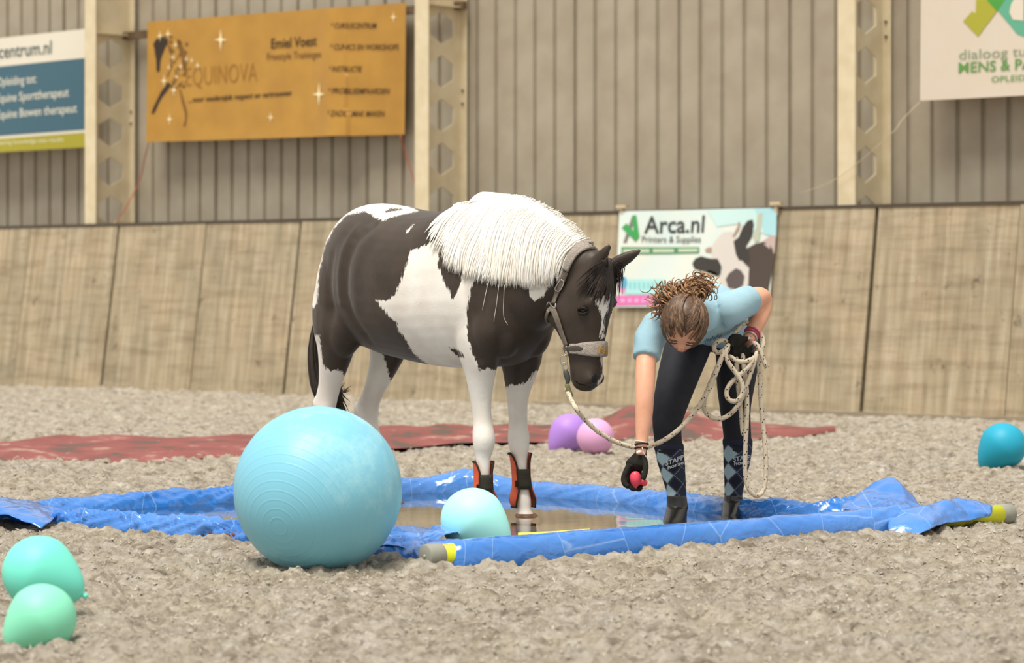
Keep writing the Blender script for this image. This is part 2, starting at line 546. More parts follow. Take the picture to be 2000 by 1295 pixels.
# --- orange banner -------------------------------------------------------
OB = -0.70
C4 = [(288, 43), (789, 5), (783, 262), (290, 278)]
def fold_o(a, b):
    d = 0.012 * math.sin(a * 9 + b * 1.5) * (0.3 + b)
    x = a - 0.735 - 0.03 * b
    d += 0.075 * math.exp(-(x / 0.05) ** 2) * (0.35 + 0.65 * b) - (0.03 * b if x > 0.05 else 0)
    return d + 0.02 * b * b - (0.15 * (a - 0.80) if a > 0.80 else 0)
So_ = quad_map(*[wall_ray(x, y, OB) for x, y in C4], disp=fold_o)
inv = bil_inv(*C4)
ban = thing('banner', 'orange vinyl banner with a sparkling horse drawing hung on the batten', 'banner', So_(0.5, 1))
sheet('banner_sheet', So_, 110, 24, mat('orange_vinyl', 'B48736', 0.42, 0.5, var='AA7D30', vscale=3), ban)
K = '2B2018'
def R_(*a, **k): return printed(*a, **k)
# horse: head, outline of neck and chest, legs
horse_polys = [
    [(301, 87), (307, 77), (317, 73), (322, 70), (331, 75), (333, 84), (327, 92), (324, 100), (319, 112), (317, 121), (316, 138), (312, 142), (309, 136), (308, 118), (305, 104), (304, 95)],
    [(334, 160), (341, 166), (332, 178), (322, 190), (315, 202), (309, 216), (304, 223), (300, 222), (303, 212), (311, 196), (319, 180)],
]
printed('horse_print', So_, horse_polys, '33261C', ban, inv=inv)
thin = [[(357, 172), (361, 176), (368, 198), (374, 218), (374, 230), (371, 246), (366, 247), (370, 232), (369, 220), (362, 198)],
        [(322, 72), (342, 70), (344, 73), (326, 76)],
        [(352, 80), (362, 88), (370, 102), (373, 122), (370, 140), (367, 140), (369, 120), (365, 102), (358, 91)],
        [(330, 84), (340, 92), (344, 110), (342, 128), (334, 150), (331, 149), (338, 128), (340, 110), (335, 96)]]
printed('horse_outline_print', So_, thin, '7A5524', ban, inv=inv)
rr = random.Random(3)
body = []
for i in range(46):
    x = rr.uniform(332, 372); y = rr.uniform(78, 172)
    if (x - 332) < (y - 130) * 0.3: continue
    s = rr.uniform(2, 5); body.append([(x, y - s), (x + s * 0.8, y), (x, y + s), (x - s * 0.8, y)])
printed('dapple_print', So_, body, '6B4A1F', ban, inv=inv)
def star(x, y, s, k=0.12):
    P = []
    for i in range(8):
        r = s if i % 2 == 0 else s * k
        if i in (2, 6): r = s * 0.62
        P.append((x + r * math.sin(i * math.pi / 4), y - r * math.cos(i * math.pi / 4)))
    return P
printed('sparkle_print', So_, [star(441, 77, 22), star(638, 184, 24), star(541, 229, 11), star(339, 233, 12), star(768, 33, 11), star(316, 70, 12), star(333, 66, 12), star(349, 88, 9), star(344, 112, 9), star(326, 158, 13), star(347, 176, 12), star(360, 130, 9), star(372, 115, 8), star(352, 150, 8), star(383, 118, 8), star(395, 128, 9), star(336, 132, 8)],
        'FFF2C4', ban, off=0.008, inv=inv)
pxtext(So_, inv, 'EQUINOVA', 372, 168, 512, 158, 38, 245, '96692C', ban, bold=-0.02)
pxtext(So_, inv, '...voor wederzijds respect en vertrouwen', 376, 200, 581, 186, 11, 245, '3A2A1B', ban, shear=0.3, bold=0.01)
pxtext(So_, inv, 'Emiel Voest', 540, 94, 630, 88, 19, 245, '3A2A1B', ban, bold=0.012)
pxtext(So_, inv, 'Freestyle Trainingen', 532, 117, 640, 112, 14, 245, '6D4A24', ban)
for txt, y, x1 in (('* CURSUSCENTRUM', 55, 738), ('* CLINICS EN WORKSHOPS', 97, 776), ('* INSTRUCTIE', 140, 712), ('* PROBLEEMPAARDEN', 183, 759), ('* ZADELMAK MAKEN', 227, 750)):
    pxtext(So_, inv, txt, 660, y, x1, y, 11, 255, '4E351F', ban, shear=0.2, bold=0.006)
string('red_string', [wall_ray(291, 276, OB), wall_ray(282, 312, OB - 0.05), wall_ray(270, 360, OB - 0.05), wall_ray(228, 436, -0.34)], 0.006, M_STRINGR, 'red string tied from the lower left corner of the orange banner')
string('red_string', [wall_ray(782, 263, OB), wall_ray(792, 300, OB - 0.05), wall_ray(808, 350, OB - 0.05), wall_ray(812, 360, OB - 0.05)], 0.006, M_STRINGR, 'red string tied from the lower right corner of the orange banner')

# --- blue and white banner at the left ------------------------------------
OL = -0.62
C4 = [(-210, 96), (172, 56), (172, 287), (-210, 310)]
Sl = quad_map(*[wall_ray(x, y, OL) for x, y in C4], disp=lambda a, b: 0.01 * math.sin(a * 8 + b * 3))
inv = bil_inv(*C4)
ban = thing('banner', 'blue and white vinyl banner at the left end of the wall', 'banner', Sl(0.5, 1))
sheet('banner_sheet', Sl, 30, 12, mat('white_vinyl', 'DCD6C6', 0.45, 0.4), ban)
printed('blue_print', Sl, [[(-209, 151), (172, 113), (172, 252), (-209, 281)]], '3E6273', ban, inv=inv, n=6)
printed('olive_print', Sl, [[(-209, 288), (172, 258), (172, 287), (-209, 310)]], 'A39B2C', ban, inv=inv, n=6)
pxtext(Sl, inv, 'ecentrum.nl', -8, 114, 106, 104, 26, 230, '4F5C5E', ban, bold=0.008)
pxtext(Sl, inv, 'Opleiding tot:', 1, 168, 78, 161, 17, 230, 'D9D6C6', ban, bold=0.006)
pxtext(Sl, inv, 'Equine Sporttherapeut', 1, 200, 138, 188, 17, 230, 'D9D6C6', ban, bold=0.006)
pxtext(Sl, inv, 'Equine Bowen therapeut', 2, 232, 152, 219, 17, 230, 'D9D6C6', ban, bold=0.006)
pxtext(Sl, inv, 'sharing knowledge into results', 3, 283, 127, 276, 9, 230, 'D9D6B0', ban, bold=0.006)

# --- white banner at the right ---------------------------------------------
OR = -0.62
C4 = [(1801, -150), (2330, -190), (2330, 170), (1799, 197)]
Sr = quad_map(*[wall_ray(x, y, OR) for x, y in C4], disp=lambda a, b: 0.008 * math.sin(a * 14 + b * 2) + 0.01 * b)
inv = bil_inv(*C4)
ban = thing('banner', 'white vinyl banner with green lettering at the right end of the wall', 'banner', Sr(0.5, 1))
sheet('banner_sheet', Sr, 30, 12, mat('offwhite_vinyl', 'D2C8B9', 0.5, 0.4, var='D2C6B4', vscale=4), ban)
printed('olive_arm_print', Sr, [[(1887, 41), (1905, 22), (1912, 26), (1914, -30), (1955, 22), (1917, 71)]], 'A7A535', ban, inv=inv)
printed('green_arm_print', Sr, [[(1914, -30), (1990, -30), (1962, 14), (1955, 22), (1935, 0)]], '4D9A3E', ban, inv=inv, off=0.005)
printed('teal_arm_print', Sr, [[(1955, 18), (1975, -25), (2060, -25), (2060, 90), (1997, 66)]], '5FA98C', ban, inv=inv)
printed('white_notch_print', Sr, [[(1984, 8), (1992, -5), (2010, -5), (2010, 40), (1988, 38), (1981, 24)]], 'DAD0C0', ban, inv=inv, off=0.007)
pxtext(Sr, inv, 'dialoog tussen', 1879, 116, 2075, 105, 19, 355, '8A9A7A', ban)
pxtext(Sr, inv, 'MENS & PAARD', 1878, 142, 2090, 130, 20, 355, '5F9448', ban, bold=0.012)
pxtext(Sr, inv, 'OPLEIDINGEN', 1945, 160, 2080, 153, 11, 355, '6F9A58', ban, bold=0.008)
string('white_string', [wall_ray(1799, 197, OR), wall_ray(1762, 234, -0.40), wall_ray(1740, 262, -0.27), wall_ray(1640, 345, -0.27), wall_ray(1560, 380, -0.27)], 0.003, M_STRINGW, 'thin pale string running from the white banner down past the right column')

# --- cow banner on the kickboards -------------------------------------------
C4 = [(1210, 413), (1517, 406), (1503, 598), (1203, 600)]
Sk = quad_map(*[wall_ray(x, y, 0.035, True) for x, y in C4], disp=lambda a, b: 0.006 * math.sin(a * 10 + b * 4))
inv = bil_inv(*C4)
ban = thing('banner', 'pale banner with a cow picture hung on the kickboards behind the woman', 'banner', Sk(0.5, 1))
sheet('banner_sheet', Sk, 30, 16, mat('pale_print_vinyl', 'D9DED4', 0.45, 0.4, var='CBDCDA', vscale=2.5), ban)
def KZ(P):   # coordinates read in an enlarged view of the banner
    return [(1180 + x / 5.263, 390 + y / 5.263) for x, y in P]
printed('sky_print', Sk, [KZ([(1080, 110), (1480, 95), (1775, 88), (1765, 370), (1560, 330), (1400, 250), (1180, 280)])], 'BFDDDC', ban, inv=inv, n=3)
printed('sky_print', Sk, [KZ([(1560, 95), (1775, 88), (1766, 380), (1660, 360), (1600, 200)])], 'A6D3DA', ban, inv=inv, off=0.005, n=3)
printed('barn_print', Sk, [KZ([(1765, 360), (1690, 385), (1620, 440), (1720, 520), (1750, 560)])], 'B9A6A0', ban, inv=inv, off=0.005)
printed('cow_body_print', Sk, [KZ([(1480, 500), (1560, 455), (1650, 430), (1700, 455), (1742, 530), (1736, 700), (1700, 900), (1690, 1085), (1400, 1085), (1480, 900), (1500, 700), (1440, 640)])], '4A3F38', ban, inv=inv, off=0.005)
printed('cow_head_print', Sk, [KZ([(1140, 470), (1190, 400), (1250, 340), (1330, 330), (1380, 390), (1370, 560), (1440, 640), (1495, 720), (1490, 880), (1440, 960), (1300, 960), (1200, 870), (1200, 800), (1240, 720), (1200, 640), (1125, 610)])], 'CFC9C2', ban, inv=inv, off=0.006)
printed('cow_patch_print', Sk, [KZ([(1350, 430), (1400, 390), (1440, 290), (1490, 220), (1540, 205), (1552, 260), (1530, 380), (1470, 480), (1500, 560), (1500, 640), (1400, 625), (1370, 560)]),
        KZ([(930, 660), (960, 610), (1020, 585), (1120, 610), (1190, 610), (1225, 680), (1215, 770), (1190, 790), (1165, 720), (1060, 740), (960, 720)])], '3B3734', ban, inv=inv, off=0.007)
printed('cow_muzzle_print', Sk, [KZ([(1265, 820), (1300, 760), (1370, 705), (1420, 730), (1455, 790), (1440, 880), (1380, 925), (1290, 905)])], '5A504F', ban, inv=inv, off=0.008)
printed('cow_horn_print', Sk, [KZ([(1340, 380), (1365, 330), (1390, 280), (1400, 230), (1418, 235), (1410, 300), (1380, 350), (1355, 395)]), KZ([(1060, 520), (1085, 497), (1130, 490), (1130, 545), (1075, 540)])], 'A98E7C', ban, inv=inv, off=0.007)
printed('stain_print', Sk, [KZ([(1590, 150), (1640, 140), (1625, 260), (1600, 420), (1560, 440), (1540, 380), (1575, 280)])], 'B5BBA8', ban, inv=inv, off=0.0065)
printed('logo_grey_print', Sk, [KZ([(300, 165), (345, 160), (240, 445), (205, 445)])], '77756C', ban, inv=inv)
printed('logo_green_print', Sk, [KZ([(188, 290), (240, 245), (345, 355), (338, 435)]), KZ([(300, 165), (345, 160), (378, 385), (338, 435), (318, 340)])], '3F9B55', ban, inv=inv, off=0.006)
pxtext(Sk, inv, 'Arca.nl', *KZ([(425, 345)])[0], *KZ([(1045, 335)])[0], 33, 190, '3A3F3E', ban, bold=0.014)
pxtext(Sk, inv, 'Printers & Supplies', *KZ([(400, 440)])[0], *KZ([(1015, 440)])[0], 12.5, 190, '5E6460', ban, bold=0.006)
printed('green_bar_print', Sk, [KZ([(185, 490), (1000, 490), (1000, 555), (185, 565)])], '4F8A62', ban, inv=inv)
printed('pale_bar_print', Sk, [KZ([(205, 512), (480, 510), (480, 545), (205, 548)]), KZ([(515, 508), (735, 508), (735, 542), (515, 545)]), KZ([(780, 506), (985, 505), (985, 538), (780, 540)])], 'B9C9AE', ban, inv=inv, off=0.006)
printed('teal_print', Sk, [KZ([(240, 820), (640, 815), (640, 970), (215, 970)])], 'A8DADB', ban, inv=inv, n=2)
printed('teal_stroke_print', Sk, [KZ([(x, 850), (x + 22, 850), (x + 22, 915), (x, 915)]) for x in range(262, 620, 48)], '84C9CB', ban, inv=inv, off=0.006)
printed('magenta_print', Sk, [KZ([(128, 985), (700, 978), (700, 1080), (122, 1090)])], 'D66FB0', ban, inv=inv, n=2)
printed('pink_stroke_print', Sk, [KZ([(x, 1015), (x + 44, 1014), (x + 44, 1056), (x, 1058)]) for x in range(172, 640, 74)], 'E3A0C8', ban, inv=inv, off=0.006)
P = [(198 + 52 * math.cos(i * .42), 880 + 85 * math.sin(i * .42)) for i in range(15)]
printed('magenta_ring_print', Sk, [KZ(P)], 'D78CB8', ban, inv=inv)
P = [(205 + 36 * math.cos(i * .42), 855 + 65 * math.sin(i * .42)) for i in range(15)]
printed('blue_ring_print', Sk, [KZ(P)], '5FA5C4', ban, inv=inv, off=0.006)
M_CLAMP = mat('pale_wood', 'C7B596', 0.8)
for px, py, lab in ((1216, 408, 'small pale wooden peg holding the left upper corner of the cow banner'), (1517, 402, 'small pale wooden peg holding the right upper corner of the cow banner')):
    c = wall_ray(px, py, 0.03, True)
    V, F = join_vf([box_vf(c + Vector((0, 0, 0.02)), WD * 0.055, WN * 0.03, Vector((0.0, 0, 0.014))), box_vf(c - Vector((0, 0, 0.03)), WD * 0.012, WN * 0.015, Vector((0, 0, 0.05)))])
    tag(mesh_obj('wooden_peg', V, F, M_CLAMP, None, False), lab, 'peg')
# ------------------------------------------------------------------ riding floor
RIM = [  # ridge of the pool's edge: x, y, height
    (-0.20, 10.70, .098), (0.30, 11.10, .098), (0.90, 11.573, .100), (1.45, 12.006, .106), (1.74, 12.235, .118),
    (1.62, 12.50, .13), (1.35, 12.62, .105), (0.96, 12.96, .10), (0.50, 13.62, .10), (0.02, 14.12, .10), (-0.24, 14.26, .15), (-0.42, 14.26, .105),
    (-0.90, 13.98, .10), (-1.38, 13.62, .10), (-1.83, 13.19, .10), (-2.25, 12.82, .085), (-2.62, 12.80, .05),
    (-2.36, 12.66, .05), (-2.10, 12.56, .08), (-1.69, 12.20, .085), (-1.22, 11.80, .085), (-0.62, 11.24, .085), (-0.36, 10.98, .07)]
def rim_path(n=14):
    P = np.array(RIM); Q = np.vstack([P[-2:], P, P[:3]])
    out = []
    for i in range(len(P)):
        a, b, c, d = Q[i + 1:i + 5]
        for t in np.arange(n) / n:
            cr = 0.5 * ((2 * b) + (c - a) * t + (2 * a - 5 * b + 4 * c - d) * t * t + (3 * b - a - 3 * c + d) * t ** 3)
            ln = b * (1 - t) + c * t
            out.append(0.45 * cr + 0.55 * ln)
    return np.array(out)
RP = rim_path()
def floor_z(x, y, fine=True):
    z = 0.035 * (noise2(x * 0.9 + 5, y * 0.7 + 3) - 0.5) + 0.022 * (noise2(x * 3.1, y * 2.6) - 0.5)
    if fine:
        a = noise2(x * 11, y * 9 + 7); z = z + 0.034 * (np.abs(a - 0.5) * 2) ** 0.8 - 0.018
        b = noise2(x * 26 + 3, y * 22); z = z + 0.021 * (b - 0.5)
        c = noise2(x * 55, y * 50 + 9); z = z + 0.022 * (c - 0.5)
        d = noise2(x * 95, y * 90 + 4); z = z + 0.014 * (d - 0.5)
    return z
yy = [6.3]
while yy[-1] < 36: yy.append(yy[-1] * 1.0015)
yy = np.array(yy); nc = 760
uu = np.linspace(-1, 1, nc)
X = uu[None, :] * (2.0 + 0.235 * yy[:, None]); Y = np.repeat(yy[:, None], nc, 1)
Z = floor_z(X, Y)
sd_ = poly_sd(np.column_stack([X.ravel(), Y.ravel()])[(Y.ravel() > 10) & (Y.ravel() < 15)], RP[:, :2])
msk = (Y > 10) & (Y < 15)
S_ = np.full(X.shape, -9.0); S_[msk] = sd_
Z = Z + 0.020 * np.exp(-((S_ + 0.15) / 0.08) ** 2)
Z = np.where(S_ > -0.08, np.minimum(Z, -0.035 - 0.05 * np.clip((S_ + 0.08) / 0.1, 0, 1)), Z)
# sand banked against the kickboards, hollow under the ball
do = (X - WB.x) * WN.x + (Y - WB.y) * WN.y
Z = Z + np.clip(0.5 - do, 0, 1) * 0.06 * np.clip((4.5 - X) / 6, 0, 1)
Z = np.where(do < -0.3, -0.2, Z)
V = np.column_stack([X.ravel(), Y.ravel(), Z.ravel()])
r_, c_ = np.meshgrid(np.arange(len(yy) - 1), np.arange(nc - 1), indexing='ij')
k = (r_ * nc + c_).ravel()
Fq = np.column_stack([k, k + 1, k + nc + 1, k + nc])
def sand_material():
    m = bpy.data.materials.new('sand_and_fibre_footing'); m.use_nodes = True; nt = m.node_tree; b = nt.nodes['Principled BSDF']; L = nt.links.new
    tc = nt.nodes.new('ShaderNodeTexCoord')
    def nz(s, d=5, r=0.65):
        n = nt.nodes.new('ShaderNodeTexNoise'); n.inputs['Scale'].default_value = s; n.inputs['Detail'].default_value = d; n.inputs['Roughness'].default_value = r
        L(tc.outputs['Object'], n.inputs['Vector']); return n.outputs['Fac']
    def ramp(f, st):
        r = nt.nodes.new('ShaderNodeValToRGB'); e = r.color_ramp.elements
        e[0].position, e[0].color = st[0][0], lin(st[0][1]); e[1].position, e[1].color = st[-1][0], lin(st[-1][1])
        for p, c in st[1:-1]: q = e.new(p); q.color = lin(c)
        L(f, r.inputs[0]); return r.outputs[0]
    x = nt.nodes.new('ShaderNodeMix'); x.data_type = 'RGBA'; x.blend_type = 'MIX'
    L(ramp(nz(1.3, 3), [(0.4, '000000'), (0.62, 'FFFFFF')]), x.inputs[0])
    L(ramp(nz(22), [(0.30, '7C756C'), (0.42, 'ADA59A'), (0.55, 'C2BAAE'), (0.72, 'E2DCD2')]), x.inputs[6])
    L(ramp(nz(24), [(0.28, '867E72'), (0.42, 'B4AB9C'), (0.58, 'C8BFB0'), (0.75, 'E0D8CB')]), x.inputs[7])
    y = nt.nodes.new('ShaderNodeMix'); y.data_type = 'RGBA'; y.blend_type = 'MULTIPLY'; y.inputs[0].default_value = 1.0
    L(x.outputs[2], y.inputs[6]); L(ramp(nz(8, 4, 0.7), [(0.34, 'BCB7AF'), (0.48, 'EFEBE5'), (0.62, 'FFFFFF')]), y.inputs[7])
    L(y.outputs[2], b.inputs['Base Color']); b.inputs['Roughness'].default_value = 0.95; b.inputs['Specular IOR Level'].default_value = 0.1
    bp = nt.nodes.new('ShaderNodeBump'); bp.inputs['Strength'].default_value = 0.9; bp.inputs['Distance'].default_value = 0.02
    L(nz(70, 6, 0.7), bp.inputs['Height']); L(bp.outputs[0], b.inputs['Normal'])
    return m
M_SAND = sand_material()
fl = link('floor', big_mesh('floor', V, Fq), M_SAND); fl['kind'] = 'structure'; fl['label'] = 'grey-beige riding arena footing of sand and fibre'
fb = mesh_obj('floor_surround', [(-40, -12, -0.22), (40, -12, -0.22), (40, 40, -0.22), (-40, 40, -0.22)], [(0, 1, 2, 3)], M_SAND, fl, False)
fb['kind'] = 'stuff'

# loose tufts of fibre and sand crumbs on the footing: uncountable
def tufts(n, y0, y1):
    V = []; F = []
    y = y0 * (y1 / y0) ** RNG.random(n); x = RNG.uniform(-1, 1, n) * (0.6 + 0.195 * y)
    z = floor_z(x, y)
    ok = np.ones(n, bool)
    sd = poly_sd(np.column_stack([x, y]), RP[:, :2]); ok &= sd < -0.10
    ok &= ((x - WB.x) * WN.x + (y - WB.y) * WN.y) > 0.15
    x, y, z = x[ok], y[ok], z[ok]; n = len(x)
    base = np.column_stack([x, y, z])
    s = RNG.uniform(0.005, 0.016, n) * RNG.uniform(0.6, 1.0, n)
    dirs = RNG.normal(size=(n, 3)); dirs[:, 2] = np.abs(dirs[:, 2]) * 0.5; dirs /= np.linalg.norm(dirs, axis=1)[:, None]
    side = np.cross(dirs, RNG.normal(size=(n, 3))); side /= np.linalg.norm(side, axis=1)[:, None]
    th = np.cross(dirs, side)
    tip = base + dirs * s[:, None] * 1.5
    V = np.stack([base - dirs * s[:, None] * .6 + side * s[:, None] * .5, base - dirs * s[:, None] * .4 - side * s[:, None] * .5, base + th * s[:, None] * .45, tip], 1).reshape(-1, 3)
    k = np.arange(n) * 4
    F = np.concatenate([np.column_stack([k, k + 1, k + 2]), np.column_stack([k, k + 3, k + 1]), np.column_stack([k + 1, k + 3, k + 2]), np.column_stack([k + 2, k + 3, k])])
    return V, F
TV, TF = tufts(42000, 7.2, 20)
tf = link('fibre_tufts', big_mesh('fibre_tufts', TV, TF), mat('fibre_tuft', 'C9C0B2', 0.95, 0.1, var='AEA496', vscale=9), None, False)
tag(tf, 'loose grey-beige fibre tufts scattered over the riding floor', 'footing', kind='stuff')

# ------------------------------------------------------------------ pool of blue tarpaulin
def tarp_material():
    m = bpy.data.materials.new('blue_tarpaulin'); m.use_nodes = True; nt = m.node_tree; b = nt.nodes['Principled BSDF']; L = nt.links.new
    tc = nt.nodes.new('ShaderNodeTexCoord')
    n = nt.nodes.new('ShaderNodeTexNoise'); n.inputs['Scale'].default_value = 1.1; n.inputs['Detail'].default_value = 2
    L(tc.outputs['Object'], n.inputs['Vector'])
    r = nt.nodes.new('ShaderNodeValToRGB'); e = r.color_ramp.elements
    e[0].position, e[0].color = 0.35, lin('236FC2'); e[1].position, e[1].color = 0.65, lin('4686D6')
    L(n.outputs['Fac'], r.inputs[0])
    # thin pale crease lines across the sheet
    v = nt.nodes.new('ShaderNodeTexVoronoi'); v.feature = 'DISTANCE_TO_EDGE'; v.inputs['Scale'].default_value = 3.2
    mp = nt.nodes.new('ShaderNodeMapping'); mp.inputs['Scale'].default_value = (1.0, 0.5, 0.35)
    L(tc.outputs['Object'], mp.inputs[0]); L(mp.outputs[0], v.inputs['Vector'])
    r2 = nt.nodes.new('ShaderNodeValToRGB'); q = r2.color_ramp.elements
    q[0].position, q[0].color = 0.0, (0.30, 0.30, 0.30, 1); q[1].position, q[1].color = 0.008, (0, 0, 0, 1)
    L(v.outputs['Distance'], r2.inputs[0])
    x = nt.nodes.new('ShaderNodeMix'); x.data_type = 'RGBA'; L(r2.outputs[0], x.inputs[0]); L(r.outputs[0], x.inputs[6]); x.inputs[7].default_value = lin('B9D2F2')
    L(x.outputs[2], b.inputs['Base Color'])
    b.inputs['Roughness'].default_value = 0.22; b.inputs['Specular IOR Level'].default_value = 0.7; b.inputs['Coat Weight'].default_value = 0.5; b.inputs['Coat Roughness'].default_value = 0.10
    n2 = nt.nodes.new('ShaderNodeTexNoise'); n2.inputs['Scale'].default_value = 13; n2.inputs['Detail'].default_value = 2; n2.inputs['Distortion'].default_value = 1.2
    L(tc.outputs['Object'], n2.inputs['Vector'])
    bp = nt.nodes.new('ShaderNodeBump'); bp.inputs['Strength'].default_value = 0.45; bp.inputs['Distance'].default_value = 0.016
    L(n2.outputs['Fac'], bp.inputs['Height']); L(bp.outputs[0], b.inputs['Normal'])
    return m
M_TARP = tarp_material()
def resample(P, step):
    d = np.r_[0, np.cumsum(np.linalg.norm(np.diff(np.vstack([P, P[:1]])[:, :2], axis=0), axis=1))]
    n = int(d[-1] / step); s = np.linspace(0, d[-1], n, endpoint=False)
    Q = np.vstack([P, P[:1]])
    return np.column_stack([np.interp(s, d, Q[:, k]) for k in range(P.shape[1])]), s
RS, RSs = resample(RP, 0.016)
nS = len(RS)
Tn = np.roll(RS[:, :2], -2, 0) - np.roll(RS[:, :2], 2, 0); Tn /= np.linalg.norm(Tn, axis=1)[:, None]
IN = np.column_stack([-Tn[:, 1], Tn[:, 0]])         # inward for a counter-clockwise path
area = 0.5 * np.sum(RS[:, 0] * np.roll(RS[:, 1], -1) - RS[:, 1] * np.roll(RS[:, 0], -1))
if area < 0: IN = -IN
for _ in range(6): IN = 0.5 * IN + 0.25 * (np.roll(IN, 1, 0) + np.roll(IN, -1, 0))
IN /= np.linalg.norm(IN, axis=1)[:, None]
nT = 26
V = np.zeros((nS, nT, 3))
for j in range(nT):
    f = j / (nT - 1)                                # 0 inside floor ... 1 outside foot
    ang = math.pi * f
    h = RS[:, 2]; rin = 0.085 + 0.03 * (h < 0.09); rout = 0.062
    off = np.where(f < 0.5, rin * math.cos(ang), rout * math.cos(ang))
    zz = -0.012 + (h + 0.012) * math.sin(ang) ** 0.75
    env = math.sin(ang) ** 0.5
    s = RSs; tcrd = f * 0.22
    wr = 0.020 * (np.abs(noise2(s * 16 + tcrd * 55, np.full(nS, f * 1.3 + 2)) - 0.5) * 2) ** 0.7 - 0.010
    wr = wr + 0.012 * (noise2(s * 34 - tcrd * 60, np.full(nS, f * 3 + 8)) - 0.5) + 0.006 * (noise2(s * 70 + 5, np.full(nS, f * 9)) - 0.5)
    amp = 0.35 + 0.9 * noise2(s * 0.9 + 11, np.zeros(nS))
    amp = np.where((RS[:, 1] < 12.3) & (RS[:, 0] > -0.3), amp * 0.35, amp)   # tight along the near pole
    near = (RS[:, 1] < 12.5) & (RS[:, 0] > -0.3)
    wr = np.where(near, wr * env * amp + 0.004 * env, wr * env * (amp * 1.5 + np.where((RS[:, 1] < 12.7) & (RS[:, 0] < -.4), .9, 0)))
    if f > 0.5: off = np.where(near, off * 1.12, off)
    V[:, j, :2] = RS[:, :2] + IN * (off + wr * math.cos(ang))[:, None]
    V[:, j, 2] = zz + wr * math.sin(ang)
i_, j_ = np.meshgrid(np.arange(nS), np.arange(nT - 1), indexing='ij')
k = lambda i, j: (i % nS) * nT + j
Fq = [tuple(int(v) for v in q) for q in np.column_stack([k(i_, j_).ravel(), k(i_, j_ + 1).ravel(), k(i_ + 1, j_ + 1).ravel(), k(i_ + 1, j_).ravel()])]
tarp = thing('tarpaulin_pool', 'shallow pool of blue tarpaulin draped over ground poles, horse and woman standing in it', 'pool', (0, 12.3, 0))
mesh_obj('tarpaulin_edge', V.reshape(-1, 3), Fq, M_TARP, tarp)
fl_pts = [(RS[i, 0] + IN[i, 0] * 0.06, RS[i, 1] + IN[i, 1] * 0.06, -0.010) for i in range(0, nS, 6)]
mesh_obj('tarpaulin_floor', fl_pts, [tuple(range(len(fl_pts)))], mat('murk_reflection_tarpaulin', 'A2977F', 0.8, 0.2, var='6E8299', vscale=1.6), tarp, False)  # beige in the colour stands in for wall reflection and murk, cutting blue bounce

def patch(name, rows, nx, ny, material, parent, amp=0.006, seed=0.0):
    """soft sheet through a small grid of control points"""
    G = np.array([[tuple(p) for p in r] for r in rows])
    A = np.array([catmull(r, nx) for r in G]); B = np.array([catmull(A[:, i], ny) for i in range(A.shape[1])])
    n1, n2 = B.shape[:2]
    P = B.reshape(-1, 3)
    nn = noise3(P * 17 + seed) - 0.5 + 0.5 * (noise3(P * 38 + seed) - 0.5)
    P = P + np.column_stack([nn * 0.5, nn * -0.6, nn]) * amp * 2
    F = [(i * n2 + j, i * n2 + j + 1, (i + 1) * n2 + j + 1, (i + 1) * n2 + j) for i in range(n1 - 1) for j in range(n2 - 1)]
    o = mesh_obj(name, P, F, material, parent)
    md = o.modifiers.new('thickness', 'SOLIDIFY'); md.thickness = 0.002
    return o
# standing fold at the right corner
patch('tarpaulin_fold', [[pt(1640, 996, 12.35), pt(1690, 1000, 12.32), pt(1745, 1006, 12.30), pt(1800, 1012, 12.40)],
                         [pt(1645, 985, 12.46), pt(1700, 974, 12.5), pt(1752, 978, 12.5), pt(1795, 992, 12.5)],
                         [pt(1652, 981, 12.55), pt(1705, 951, 12.66), pt(1752, 945, 12.66), pt(1795, 985, 12.6)],
                         [pt(1658, 979, 12.62), pt(1722, 940, 12.76), pt(1752, 938, 12.76), pt(1795, 990, 12.7)],
                         [pt(1658, 1000, 12.8), pt(1722, 985, 13.0), pt(1752, 985, 13.0), pt(1795, 1000, 12.9)]], 9, 9, M_TARP, tarp, 0.008, 3)
# sheet end lying over the pole at the right
patch('tarpaulin_end', [[pt(1735, 1048, 12.0), pt(1775, 1050, 11.96), pt(1812, 1036, 12.0), pt(1850, 1020, 12.2), pt(1888, 1018, 12.35), pt(1930, 1010, 12.45)],
                        [pt(1735, 1020, 12.06), pt(1778, 1016, 12.06), pt(1822, 1010, 12.12), pt(1852, 1000, 12.28), pt(1888, 996, 12.40), pt(1938, 1001, 12.47)],
                        [pt(1735, 996, 12.2), pt(1785, 990, 12.25), pt(1815, 985, 12.34), pt(1850, 976, 12.42), pt(1885, 978, 12.50), pt(1936, 988, 12.58)],
                        [pt(1735, 1003, 12.5), pt(1785, 1000, 12.6), pt(1815, 1000, 12.65), pt(1850, 998, 12.7), pt(1885, 998, 12.75), pt(1932, 999, 12.8)]], 9, 9, M_TARP, tarp, 0.007, 6)
# loose fold at the near corner
patch('tarpaulin_fold', [[pt(640, 1085, 11.22), pt(700, 1078, 11.12), pt(762, 1066, 11.02), pt(798, 1073, 10.96), pt(812, 1066, 10.98), pt(850, 1060, 10.92)],
                         [pt(650, 1055, 11.3), pt(710, 1050, 11.2), pt(775, 1050, 11.1), pt(812, 1060, 11.05), pt(828, 1046, 11.05), pt(868, 1046, 11.0)],
                         [pt(660, 1035, 11.4), pt(730, 1030, 11.35), pt(790, 1031, 11.28), pt(828, 1040, 11.22), pt(853, 1027, 11.16), pt(890, 1040, 11.08)],
                         [pt(670, 1030, 11.6), pt(740, 1026, 11.55), pt(800, 1030, 11.5), pt(840, 1036, 11.45), pt(862, 1034, 11.38), pt(900, 1046, 11.25)]], 9, 9, M_TARP, tarp, 0.006, 9)
